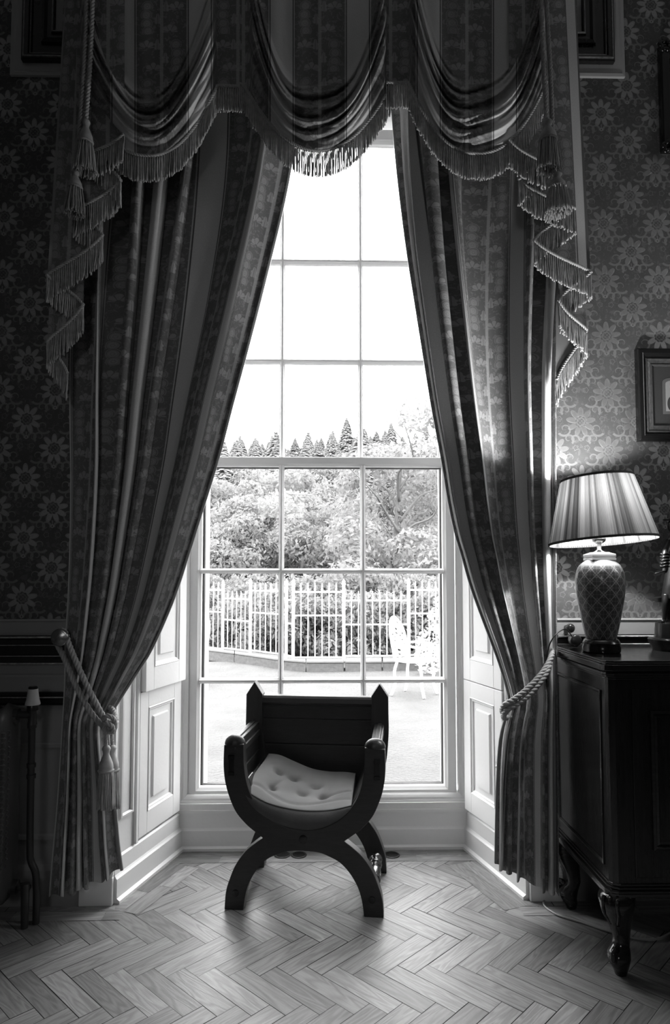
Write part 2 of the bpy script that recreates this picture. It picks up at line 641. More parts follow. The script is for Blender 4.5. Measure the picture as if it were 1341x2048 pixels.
M = {}
M['wallpaper'] = mk_wallpaper()
M['damask'] = mk_damask('striped_damask', pw=0.074)
M['damask_swag'] = mk_damask('swag_damask', P_=0.278, pw=0.080)
M['lining'] = simple('satin_lining', 0.22, 0.4, 0.4, var=0.2, scale=6)
M['fringe'] = simple('bullion_fringe', 0.42, 0.6, 0.3, var=0.5, scale=60, bmp=0.001, bscale=500)
M['rope'] = simple('silk_cord', 0.40, 0.55, 0.3, var=0.2, scale=40, bmp=0.0006, bscale=600)
M['tassel'] = simple('tassel_silk', 0.42, 0.6, 0.3, var=0.3, scale=60)
M['tassel_dark'] = simple('dark_tassel_silk', 0.26, 0.6, 0.3, var=0.3, scale=60)
M['paint'] = simple('white_gloss_paint', 0.80, 0.35, 0.5, var=0.03, scale=5, bmp=0.0004, bscale=60)
M['paint_room'] = simple('cream_paint', 0.27, 0.45, 0.5, var=0.06, scale=5, bmp=0.0004, bscale=60)
M['paint_panel'] = simple('panel_board_paint', 0.36, 0.5, 0.5, var=0.08, scale=4)
M['ceiling'] = simple('ceiling_plaster', 0.6, 0.9, 0.2, var=0.03)
M['roomwall'] = simple('room_wall', 0.10, 0.7, 0.3, var=0.2)
M['darkmould'] = simple('ebonised_moulding', 0.014, 0.3, 0.5, var=0.3)
M['gilt'] = simple('worn_gilding', 0.30, 0.32, 0.5, 0.8, var=0.8, scale=70, bmp=0.002, bscale=90)
M['oak'] = mk_oak()
M['gap'] = simple('dark_joint', 0.02, 0.8)
M['chairwood'] = mk_wood('dark_oak', 0.035, 0.38, 'x')
M['chairwood_z'] = mk_wood('dark_oak_upright', 0.033, 0.38, 'z')
M['chairwood_y'] = mk_wood('dark_oak_rail', 0.04, 0.36, 'y')
M['cushion'] = simple('woollen_cushion', 0.30, 0.9, 0.2, var=0.15, scale=14, bmp=0.0012, bscale=700)
M['cushion_edge'] = simple('woollen_cushion_border', 0.13, 0.9, 0.2, var=0.25, scale=14, bmp=0.0012, bscale=700)
M['mahogany'] = mk_wood('polished_mahogany', 0.016, 0.16, 'z', 0.5, 0.6)
M['mahogany_top'] = mk_wood('polished_mahogany_top', 0.02, 0.10, 'x', 0.6, 0.5)
M['vase'] = mk_vase()
M['shade'] = mk_shade()
M['shade_rim'] = simple('dark_braid', 0.04, 0.8)
M['brass'] = simple('old_brass', 0.35, 0.25, 0.5, 0.9, var=0.3)
M['ceramic_plain'] = simple('pale_porcelain', 0.4, 0.2, 0.5, var=0.05)
M['blackwood'] = simple('black_lacquer', 0.008, 0.2, 0.5)
M['bronze'] = simple('dark_bronze', 0.014, 0.35, 0.6, 0.5, var=0.4)
M['iron'] = simple('painted_iron', 0.05, 0.45, 0.5, var=0.2)
M['pipe'] = simple('dark_pipe', 0.025, 0.4, 0.5)
M['plastic'] = simple('white_plastic', 0.55, 0.4, 0.5, var=0.03)
M['black'] = simple('black_plastic', 0.012, 0.3, 0.5)
M['cable'] = simple('grey_cable', 0.40, 0.5)
M['glass'] = mk_glass()
M['outframe'] = simple('unlit_outer_frame', 0.012, 0.7)  # near-black colour carries the shade of the unlit outer frame
M['white_iron'] = simple('white_iron', 0.66, 0.5, 0.4, var=0.05)
M['stone'] = simple('kerb_stone', 0.085, 0.9, 0.2, var=0.35, scale=18, bmp=0.01, bscale=20)
M['stone_top'] = simple('coping_stone', 0.12, 0.9, 0.2, var=0.15, scale=8, bmp=0.005, bscale=20)
M['lawn'] = simple('lawn_grass', 0.092, 0.95, 0.1, var=0.25, scale=2.2, bmp=0.03, bscale=30)
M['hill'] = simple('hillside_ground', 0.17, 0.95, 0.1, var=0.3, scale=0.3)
M['bark'] = simple('bark', 0.10, 0.9, 0.2, var=0.3)
M['leaf_near'] = mk_leaf('shrub_leaves', 0.20)
M['leaf_mid'] = mk_leaf('tree_leaves', 0.23)
M['leaf_pale'] = mk_leaf('pale_tree_leaves', 0.205)
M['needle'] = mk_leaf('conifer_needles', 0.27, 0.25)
M['print'] = simple('grey_print', 0.22, 0.5)
M['matboard'] = simple('dark_matboard', 0.02, 0.7)
M['grille'] = simple('floor_grille', 0.05, 0.4, 0.5, 0.5)
# ================================================================== THE ROOM
YW, YB = 2.655, 3.133            # room face of the window wall, window board at the back of the alcove
XFL, XFR, XBL, XBR = -0.79, 0.806, -0.648, 0.676
HEAD = 3.80                      # top of the alcove
RX, RY, RH = 3.0, -3.5, 4.15     # room half width, rear wall, ceiling height

def struct(name, mb, mat, **k):
    return tag(mb.build(name, mat, **k), kind='structure')

# ---- parquet: herringbone blocks laid at 45 degrees, straight border blocks along the wall and in the alcove
BW, BL = 0.0687, 0.267
fx0, fy0 = -0.2393 - 0.0486, 2.2175 - 0.0486
fl = MB()
s2 = math.sqrt(2)
rnd = random.Random(3)
def plank(cx, cy, ang, L, W, z, g=None):
    g = g if g is not None else rnd.choice((0.0007, 0.0009, 0.0011, 0.0017))
    c, s = math.cos(ang), math.sin(ang)
    hl, hw = L / 2 - g, W / 2 - g
    pts, uv = [], []
    tl = rnd.uniform(-0.0006, 0.0006); tw = rnd.uniform(-0.0004, 0.0004)
    for a, b in ((-hl, -hw), (hl, -hw), (hl, hw), (-hl, hw)):
        pts.append((cx + a * c - b * s, cy + a * s + b * c, z + a / hl * tl * 0.5 + b / hw * tw * 0.5))
        uv.append((a + 1.0, b))
    fl.poly(pts, uv)
    fl.attr.append(rnd.random() * 0.999 + rnd.randrange(40))
def in_alcove(x, y, m=0.0):
    t = (y - YW) / (YB - YW)
    return XFL + (XBL - XFL) * t + m < x < XFR + (XBR - XFR) * t - m
for i in range(-60, 60):
    for j in range(-30, 30):
        for hz in (0, 1):
            p0, q0 = i * BW - j * BL, i * BW + j * BL
            if hz: pc, qc, ang = p0 + BL / 2, q0 + BW / 2, -PI / 4
            else: pc, qc, ang = p0 + BW / 2, q0 + BW + BL / 2, PI / 4
            x, y = fx0 + (pc + qc) / s2, fy0 + (qc - pc) / s2
            if abs(x) > RX + 0.1 or y < RY - 0.1: continue
            if y > YW - 0.02 and not in_alcove(x, y, -0.1): continue
            if y > YB + 0.12: continue
            plank(x, y, ang, BL, BW, 0.0)
def border(a, b, n_w, side):
    a, b = Vector(a), Vector(b)
    d = (b - a); L = d.length; d.normalize(); nrm = Vector((-d.y, d.x)) * side
    ang = math.atan2(d.y, d.x)
    for r in range(n_w):
        t = -rnd.uniform(0, 0.2)
        while t < L:
            ln = rnd.uniform(0.24, 0.36)
            t1 = min(t + ln, L); t0 = max(t, 0)
            if t1 - t0 > 0.03:
                c = a + d * ((t0 + t1) / 2) + nrm * (BW * (r + 0.5))
                plank(c.x, c.y, ang, t1 - t0, BW, 0.0012)
            t += ln
border((XBL - 0.03, YB), (XBR + 0.03, YB), 2, -1)
border((XFL - 0.01, YW - 0.05), (XBL, YB - 2 * BW), 2, -1)
border((XFR + 0.01, YW - 0.05), (XBR, YB - 2 * BW), 2, 1)
border((-RX, YW), (XFL + 0.06, YW), 2, -1)
border((XFR - 0.06, YW), (RX, YW), 2, -1)
floor = struct('floor', fl, M['oak'])
g = MB(); g.box((-RX - 0.2, RY - 0.2, -0.03), (RX + 0.2, YB + 0.12, -0.0016))
g.build('joint', M['gap'], floor)

# ---- walls and ceiling
wb = MB()
fw = Fr((0, YW, 0), (1, 0, 0), (0, 0, 1), (0, -1, 0))
fw.box(wb, -RX - 0.2, XFL, -0.03, RH, -0.62, 0)
fw.box(wb, XFR, RX + 0.2, -0.03, RH, -0.62, 0)
fw.box(wb, XFL, XFR, HEAD, RH, -0.62, 0)
struct('wall_back', wb, M['wallpaper'])
m = MB(); m.box((-RX - 0.2, RY - 0.2, -0.03), (-RX, YW, RH)); struct('wall_left', m, M['roomwall'])
m = MB()
W0, W1, WZ0, WZ1 = 1.15, 1.95, 2.05, 3.25
m.box((RX, RY - 0.2, -0.03), (RX + 0.2, W0, RH)); m.box((RX, W1, -0.03), (RX + 0.2, YW, RH))
m.box((RX, W0, -0.03), (RX + 0.2, W1, WZ0)); m.box((RX, W0, WZ1), (RX + 0.2, W1, RH))
struct('wall_right', m, M['roomwall'])
m = MB()
m.box((-RX, RY - 0.2, 0), (-1.0, RY, RH)); m.box((-0.2, RY - 0.2, 0), (RX, RY, RH)); m.box((-1.0, RY - 0.2, 0), (-0.2, RY, 2.05)); m.box((-1.0, RY - 0.2, 2.85), (-0.2, RY, RH))
struct('wall_front', m, M['roomwall'])
w3 = thing('fill_window_3', None, None); w3['kind'] = 'structure'  # unseen window added behind the camera as room fill
fr3 = Fr((0, RY - 0.12, 0), (1, 0, 0), (0, 0, 1), (0, 1, 0))
m = MB(); fr3.ring(m, -1.0, -0.2, 2.05, 2.85, [(0, -0.03), (0, 0.03), (0.05, 0.03), (0.05, -0.03)], cap=False)
fr3.box(m, -0.612, -0.588, 2.05, 2.85, -0.02, 0.02); fr3.box(m, -1.0, -0.2, 2.44, 2.46, -0.02, 0.02)
m.build('sash', M['paint'], w3)
m = MB(); m.poly([fr3.p(-1.0, 2.05), fr3.p(-0.2, 2.05), fr3.p(-0.2, 2.85), fr3.p(-1.0, 2.85)]); m.build('glass', M['glass'], w3)
m = MB(); m.box((-RX - 0.2, RY - 0.2, RH), (RX + 0.2, YW + 0.62, RH + 0.1)); struct('ceiling', m, M['ceiling'])
# unseen window added in the right-hand wall to light the dark side of the room
w2 = thing('fill_window_2', None, None); w2['kind'] = 'structure'
fr2 = Fr((RX + 0.12, 0, 0), (0, 1, 0), (0, 0, 1), (-1, 0, 0))
m = MB(); fr2.ring(m, W0, W1, WZ0, WZ1, [(0, -0.03), (0, 0.03), (0.05, 0.03), (0.05, -0.03)], cap=False)
fr2.box(m, 1.538, 1.562, WZ0, WZ1, -0.02, 0.02)
for z in (2.45, 2.85): fr2.box(m, W0, W1, z - 0.012, z + 0.012, -0.02, 0.02)
m.build('sash', M['paint'], w2)
m = MB(); m.poly([fr2.p(W0, WZ0), fr2.p(W1, WZ0), fr2.p(W1, WZ1), fr2.p(W0, WZ1)]); m.build('glass', M['glass'], w2)

# ---- alcove: splayed reveals, soffit, skirting, shutters
dL = Vector((XFL - XBL, YW - YB, 0)); LL = dL.length
dR = Vector((XFR - XBR, YW - YB, 0)); LR = dR.length
nL = Vector((-dL.y, dL.x, 0)).normalized()
if nL.x < 0: nL = -nL
nR = Vector((-dR.y, dR.x, 0)).normalized()
if nR.x > 0: nR = -nR
FL_ = Fr((XBL, YB, 0), dL, (0, 0, 1), nL)    # a = 0 at the window, LL at the room
FR_ = Fr((XBR, YB, 0), dR, (0, 0, 1), nR)

PANEL = [(0, 0), (0.0, 0.012), (0.010, 0.014), (0.016, 0.006), (0.024, 0.005), (0.030, 0.001), (0.055, 0.001), (0.062, 0.006), (0.068, 0.006)]
for side, fr, L in (('left', FL_, LL), ('right', FR_, LR)):
    # reveal lining behind the shutters and the narrow margin panel towards the room
    m = MB()
    fr.box(m, -0.35, L, 0.0, HEAD, -0.05, -0.028)
    fr.box(m, L - 0.135, L, 0.0, HEAD, -0.03, 0.0)
    fr.ring(m, L - 0.115, L - 0.02, 0.30, 3.4, [(0, 0), (0.004, 0.009), (0.012, 0.010), (0.018, 0.002)], cap=False)
    fr.box(m, L - 0.142, L - 0.128, 0.17, 3.5, -0.02, 0.012)
    struct('trim_' + ('1' if side == 'left' else '2'), m, M['paint'])
    m = MB()
    fr.run(m, 0.0, L + 0.012, [(0, -0.04), (0, 0.03), (0.012, 0.03), (0.02, 0.018), (0.09, 0.018), (0.097, 0.012), (0.104, 0.008), (0.16, 0.006), (0.168, 0.0), (0.168, -0.04)])
    struct('baseboard_' + side, m, M['paint'])
m = MB(); fl_b = Fr((0, YB, 0), (1, 0, 0), (0, 0, 1), (0, -1, 0))
fl_b.run(m, XBL - 0.02, XBR + 0.02, [(0, -0.1), (0, 0.018), (0.013, 0.018), (0.02, 0.006), (0.088, 0.006), (0.094, 0.002), (0.10, 0.0), (0.165, 0.0), (0.165, -0.1)])
struct('baseboard_back', m, M['paint'])
m = MB(); fl_b.box(m, XBL - 0.01, XBR + 0.01, 0.1655, 0.178, -0.12, 0.006); struct('trim_3', m, M['paint'])      # window board
m = MB(); m.box((XFL, YW, HEAD - 0.05), (XFR, YB + 0.1, HEAD - 0.001)); struct('trim_4', m, M['paint'])           # soffit
# plinth blocks where the reveals meet the room
for nm, x0, x1 in (('trim_5', XFL - 0.125, XFL + 0.002), ('trim_6', XFR - 0.002, XFR + 0.125)):
    m = MB(); m.box((x0, YW - 0.035, 0.0), (x1, YW + 0.0, 0.105))
    m.hexa([(x0, YW - 0.035, 0.105), (x1, YW - 0.035, 0.105), (x1, YW, 0.105), (x0, YW, 0.105)], [(x0, YW - 0.022, 0.125), (x1, YW - 0.022, 0.125), (x1, YW, 0.125), (x0, YW, 0.125)])
    m.box((x0, YW - 0.02, 0.125), (x1, YW, 3.5))
    struct(nm, m, M['paint'], bevel=0.004)

def on(fr, px, py):
    p = PP(px, py, fr.o, fr.n) - fr.o
    return p.dot(fr.a), p.z
def shutter(name, label, fr, a0, a1, b0, b1, d0, d1, panels, knob=None):
    t = thing('window_shutter', label, 'shutter', fr.p((a0 + a1) / 2, b0, d0), 'folding window shutters')
    m = MB(); fr.box(m, a0, a1, b0, b1, d0, d1 - 0.002)
    f2 = Fr(fr.p(0, 0, d1 - 0.002), fr.a, fr.b, fr.n)
    # stiles and rails around sunk, fielded panels
    cuts = [b0] + [q for p in panels for q in p] + [b1]
    st = 0.062
    f2.box(m, a0, a0 + st, b0, b1, -0.002, 0.012); f2.box(m, a1 - st, a1, b0, b1, -0.002, 0.012)
    for k in range(0, len(cuts), 2): f2.box(m, a0 + st, a1 - st, cuts[k], cuts[k + 1], -0.002, 0.012)
    m.build('board', M['paint'], t, bevel=0.0015)
    for (p0, p1) in panels:
        m = MB(); f2.ring(m, a0 + st, a1 - st, p0, p1, [(0, 0.012), (0.004, 0.015), (0.010, 0.010), (0.016, 0.009), (0.020, 0.003), (0.045, 0.003), (0.050, 0.011), (0.054, 0.011)])
        m.build('panel', M['paint'], t)
    for z in [b0 + 0.12, b1 - 0.15] if b1 - b0 < 1 else [b0 + 0.2, b0 + 1.0, b1 - 0.3]:
        m = MB(); m.tube([fr.p(a0 - 0.006, z, d1), fr.p(a0 - 0.006, z + 0.085, d1)], 0.006, 8); m.build('hinge', M['paint'], t, smooth=True, angle=40)
    if knob:
        m = MB(); q = fr.p(knob[0], knob[1], d1 + 0.010)
        m.tube([q, q + fr.n * 0.008, q + fr.n * 0.012, q + fr.n * 0.022], [0.004, 0.004, 0.009, 0.006], 12); m.build('knob', M['brass'], t, smooth=True)
    return t
aL, zLs = on(FL_, 363, 1367)
aLf, _ = on(FL_, 274, 1520)
aLu, zLu = on(FL_, 281, 1391)
sp = 0.772
shutter('s', 'lower left white panelled shutter of the window alcove', FL_, 0.012, LL - 0.145, 0.183, sp - 0.004, -0.026, 0.002, [(0.27, 0.70)])
shutter('s', 'tall upper left white shutter standing slightly proud of the one below', FL_, 0.012, LL - 0.148, sp, 3.5, -0.020, 0.024, [(0.865, 2.0), (2.1, 3.4)])
shutter('s', 'lower right white panelled shutter with a small knob by the curtain', FR_, 0.012, LR - 0.145, 0.183, sp - 0.004, -0.026, 0.010, [(0.27, 0.70)], (LR - 0.16, 0.46))
shutter('s', 'tall upper right white shutter half behind the right curtain', FR_, 0.012, LR - 0.148, sp, 3.5, -0.020, 0.010, [(0.865, 2.0), (2.1, 3.4)])

# ---- the sash window
win = thing('window_1', None, None, (0, YB, 0)); win['kind'] = 'structure'
YS, YU = YB + 0.035, YB + 0.085            # faces of lower and upper sash
fS = Fr((0, YS, 0), (1, 0, 0), (0, 0, 1), (0, -1, 0))
fU = Fr((0, YU, 0), (1, 0, 0), (0, 0, 1), (0, -1, 0))
xs0 = XZ(378, 1300, YS)[0]; xs1 = XZ(911, 1300, YS)[0]
zs0 = XZ(640, 1597, YS)[1]; zs1 = XZ(640, 915, YS)[1]
zu1 = XZ(640, 258, YU)[1]
m = MB()
fl_b.ring(m, XBL - 0.03, XBR + 0.03, 0.178, zu1 + 0.10, [(0, -0.12), (0, 0.0), (0.028, 0.0), (0.028, -0.010), (0.036, -0.010), (0.04, -0.014), (0.048, -0.014), (xs0 - XBL + 0.026, -0.020), (xs0 - XBL + 0.032, -0.026), (xs0 - XBL + 0.032, -0.16)], cap=False)
fl_b.ring(m, XBL - 0.03, XBR + 0.03, zu1 + 0.09, HEAD, [(0, -0.12), (0, -0.01), (0.03, -0.01), (0.035, -0.02)])
m.build('frame', M['paint'], win)
BAR = lambda w_, d: [(-w_, -d), (-w_, -0.012), (-w_ * 0.45, -0.003), (-w_ * 0.35, 0.0), (w_ * 0.35, 0.0), (w_ * 0.45, -0.003), (w_, -0.012), (w_, -d)]
def sash(name, fr, x0, x1, z0, z1, st, bot, top, vx, hz, bw):
    m = MB()
    gx0, gx1, gz0, gz1 = x0 + st, x1 - st, z0 + bot, z1 - top
    lo = [fr.p(x0, z0), fr.p(x1, z0), fr.p(x1, z1), fr.p(x0, z1)]
    def lp(i, d): return [fr.p(x0 + (gx0 - x0) * i, z0 + (gz0 - z0) * i, d), fr.p(x1 + (gx1 - x1) * i, z0 + (gz0 - z0) * i, d), fr.p(x1 + (gx1 - x1) * i, z1 + (gz1 - z1) * i, d), fr.p(x0 + (gx0 - x0) * i, z1 + (gz1 - z1) * i, d)]
    m.loft([lp(0, -0.042), lp(0, 0), lp(0.74, 0), lp(0.80, -0.004), lp(1.0, -0.014), lp(1.0, -0.042)], cap=False)
    m.loft([lp(0, -0.042), lp(1.0, -0.042)], cap=False)
    o = m.build(name, M['paint'], win)
    for x in vx:
        b = MB(); b.hexa([fr.p(x + a, gz0 - 0.004, d - 0.001) for a, d in BAR(bw, 0.035)], [fr.p(x + a, gz1 + 0.004, d - 0.001) for a, d in BAR(bw, 0.035)])
        b.build('glazing_bar', M['paint'], o)
    for z in hz:
        b = MB(); b.hexa([fr.p(gx0 - 0.004, z + a, d - 0.002) for a, d in BAR(bw, 0.034)], [fr.p(gx1 + 0.004, z + a, d - 0.002) for a, d in BAR(bw, 0.034)])
        b.build('glazing_bar', M['paint'], o)
    b = MB(); b.poly([fr.p(gx0 - 0.005, gz0 - 0.005, -0.03), fr.p(gx1 + 0.005, gz0 - 0.005, -0.03), fr.p(gx1 + 0.005, gz1 + 0.005, -0.03), fr.p(gx0 - 0.005, gz1 + 0.005, -0.03)])
    b.build('glass', M['glass'], o)
st_w = XZ(400.5, 1300, YS)[0] - xs0
bt = XZ(640, 1575, YS)[1] - zs0
tp = zs1 - XZ(640, 932, YS)[1]
sash('lower_sash', fS, xs0, xs1, zs0, zs1, st_w, bt, tp, [XZ(562.3, 1150, YS)[0], XZ(727, 1150, YS)[0]], [XZ(640, 1142, YS)[1], XZ(640, 1362, YS)[1]], 0.0125)
zm = XZ(640, 932, YU)[1]
sash('upper_sash', fU, xs0 - 0.002, xs1 + 0.002, zm, zu1, st_w, XZ(640, 913, YU)[1] - zm, zu1 - XZ(640, 284, YU)[1], [XZ(565, 700, YU)[0], XZ(721.6, 700, YU)[0]], [XZ(640, 521, YU)[1], XZ(640, 721, YU)[1]], 0.0125)
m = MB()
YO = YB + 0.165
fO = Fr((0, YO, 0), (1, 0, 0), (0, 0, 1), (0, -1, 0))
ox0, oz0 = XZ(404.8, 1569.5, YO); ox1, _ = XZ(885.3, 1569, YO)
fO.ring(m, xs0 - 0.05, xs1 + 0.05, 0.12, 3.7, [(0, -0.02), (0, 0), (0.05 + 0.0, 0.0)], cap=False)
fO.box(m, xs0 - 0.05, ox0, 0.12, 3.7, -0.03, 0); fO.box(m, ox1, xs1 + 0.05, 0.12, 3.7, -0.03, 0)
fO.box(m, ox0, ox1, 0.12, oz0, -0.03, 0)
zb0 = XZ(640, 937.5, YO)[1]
fO.box(m, ox0, ox1, zb0, zb0 + 0.03, -0.012, 0)  # dark bar put in for the shade under the upper sash
m.build('outer_frame_and_shade_bar', M['outframe'], win)

# ---- wainscot, dado rail and the framed panels high on the wall
def moulding_run(x0, x1, tname, top=1.079):
    """cream ledge, dark double moulding with worn gilt beads"""
    m = MB()
    fw.run(m, x0, x1, [(top - 0.062, -0.005), (top - 0.062, 0.016), (top - 0.012, 0.018), (top - 0.006, 0.024), (top, 0.022), (top, -0.005)])
    o = struct(tname, m, M['paint_room'])
    m = MB(); b = top - 0.062
    fw.run(m, x0, x1, [(b, 0.0), (b, 0.030), (b - 0.006, 0.034), (b - 0.012, 0.030), (b - 0.018, 0.022), (b - 0.034, 0.024), (b - 0.040, 0.016), (b - 0.075, 0.016), (b - 0.078, 0.022), (b - 0.086, 0.022), (b - 0.092, 0.028), (b - 0.106, 0.030), (b - 0.112, 0.026), (b - 0.112, 0.0)])
    m.build('moulding', M['darkmould'], o)
    for z, d in ((b - 0.007, 0.0335), (b - 0.038, 0.0235), (b - 0.080, 0.0225), (b - 0.108, 0.030)):
        m = MB(); r = 0.0035 if z in (b - 0.007, b - 0.108) else 0.0018
        m.tube([fw.p(x0, z, d), fw.p(x1, z, d)], r, 6); m.build('gilt_bead', M['gilt'], o, smooth=True)
    # wainscot below
    m = MB(); lo = b - 0.112
    fw.box(m, x0, x1, 0.0, lo, -0.005, 0.012)
    fw.run(m, x0, x1, [(lo - 0.05, 0.012), (lo - 0.05, 0.02), (lo - 0.04, 0.02), (lo - 0.036, 0.012)])
    fw.run(m, x0, x1, [(0, 0.0), (0, 0.03), (0.13, 0.028), (0.15, 0.014), (0.16, 0.012), (0.16, 0.0)])
    n = max(1, round((x1 - x0) / 0.62)); wd = (x1 - x0) / n
    for k in range(n): fw.ring(m, x0 + wd * k + 0.06, x0 + wd * (k + 1) - 0.06, 0.24, lo - 0.30, [(0, 0.011), (0.004, 0.022), (0.016, 0.02), (0.024, 0.013)], cap=False)
    m.build('wainscot', M['paint_room'], o)
    m = MB(); c = lo - 0.105
    fw.run(m, x0, x1, [(c, 0.012), (c, 0.024), (c - 0.012, 0.03), (c - 0.026, 0.024), (c - 0.04, 0.03), (c - 0.05, 0.024), (c - 0.05, 0.012)]); m.build('moulding', M['darkmould'], o)
    m = MB(); m.tube([fw.p(x0, c - 0.02, 0.027), fw.p(x1, c - 0.02, 0.027)], 0.003, 6); m.build('gilt_bead', M['gilt'], o, smooth=True)
moulding_run(-RX, XFL - 0.125, 'trim_7')
moulding_run(XFR + 0.125, RX, 'trim_8')

def wall_panel(tname, px_in, px_mold, py_bot, py_mold, py_in, side):
    """large framed wall panel: flat border board, double dark moulding with gilt beads, paler field"""
    x_o, z_o = XZ(px_in, py_bot, YW - 0.01)
    x_m, z_m = XZ(px_mold, py_mold, YW - 0.02)
    Lx = 1.25
    a0, a1 = (x_o - Lx, x_o) if side > 0 else (x_o, x_o + Lx)
    ins = abs(x_m - x_o); insz = z_m - z_o
    m = MB(); fw.ring(m, a0, a1, z_o, RH - 0.05, [(0, 0), (0, 0.012), (0.012, 0.014), (0.02, 0.010)])
    o = struct(tname, m, M['paint_panel'])
    b0, b1 = (a0 + ins, a1 - ins)
    f2 = Fr(fw.p(0, 0, 0.010), fw.a, fw.b, fw.n)
    m = MB(); f2.ring(m, b0, b1, z_m, RH - 0.12, [(0, 0), (0, 0.02), (0.012, 0.024), (0.026, 0.02), (0.03, 0.012), (0.036, 0.012), (0.04, 0.006), (0.075, 0.006), (0.078, 0.018), (0.09, 0.022), (0.10, 0.014), (0.115, 0.012), (0.118, 0.018), (0.126, 0.016), (0.13, 0.002)], cap=False)
    m.build('moulding', M['darkmould'], o)
    def bead(i, h, r):
        m = MB(); m.tube([f2.p(b0 + i, RH - 0.12 - i, h), f2.p(b0 + i, z_m + i, h), f2.p(b1 - i, z_m + i, h), f2.p(b1 - i, RH - 0.12 - i, h)], r, 6); m.build('gilt_bead', M['gilt'], o, smooth=True)
    bead(0.010, 0.024, 0.005); bead(0.122, 0.018, 0.004); bead(0.032, 0.013, 0.002)
    m = MB(); f2.box(m, b0 + 0.12, b1 - 0.12, z_m + 0.12, RH - 0.24, -0.001, 0.003); m.build('field', M['paint_room'], o)
wall_panel('trim_9', 20, 44, 150, 122, 66, -1)
wall_panel('trim_10', 1251, 1229, 154, 126, 78, 1)
# floor grilles by the window board
for i, (px, lab) in enumerate(((565, 'small round metal floor grille left of the middle one under the window'), (598, 'small round floor grille in the middle below the window board'), (784, 'small round floor grille behind the right rear chair leg'))):
    p = PZ(px, 1711)
    t = thing('floor_grille', lab, 'grille', (p.x, p.y, 0.0013), 'round floor grilles')
    m = MB(); m.lathe([(0.036, 0.0), (0.036, 0.003), (0.033, 0.004), (0.028, 0.003), (0.028, 0.0)], (p.x, p.y, 0.0016), 28); m.build('ring', M['grille'], t)
    m = MB()
    for k in range(-4, 5):
        h = math.sqrt(max(0, 0.028 ** 2 - (k * 0.006) ** 2))
        m.box((p.x - h, p.y + k * 0.006 - 0.0015, 0.0016), (p.x + h, p.y + k * 0.006 + 0.0015, 0.0038))
    m.build('slat', M['grille'], t)
# ================================================================== CURTAINS, SWAGS, CORDS
YC, YT, YG = 2.52, 2.42, 2.38        # curtains, tails, swags
ZROD = 4.0

def edge_fn(pts, Y):
    """outline as x(z) on the plane y = Y, smoothed"""
    w3 = smooth_path([P(x, y, Y) for x, y in pts], 6)
    z = np.array([p.z for p in w3])[::-1]; x = np.array([p.x for p in w3])[::-1]
    o = np.argsort(z)
    return lambda q: float(np.interp(q, z[o], x[o]))

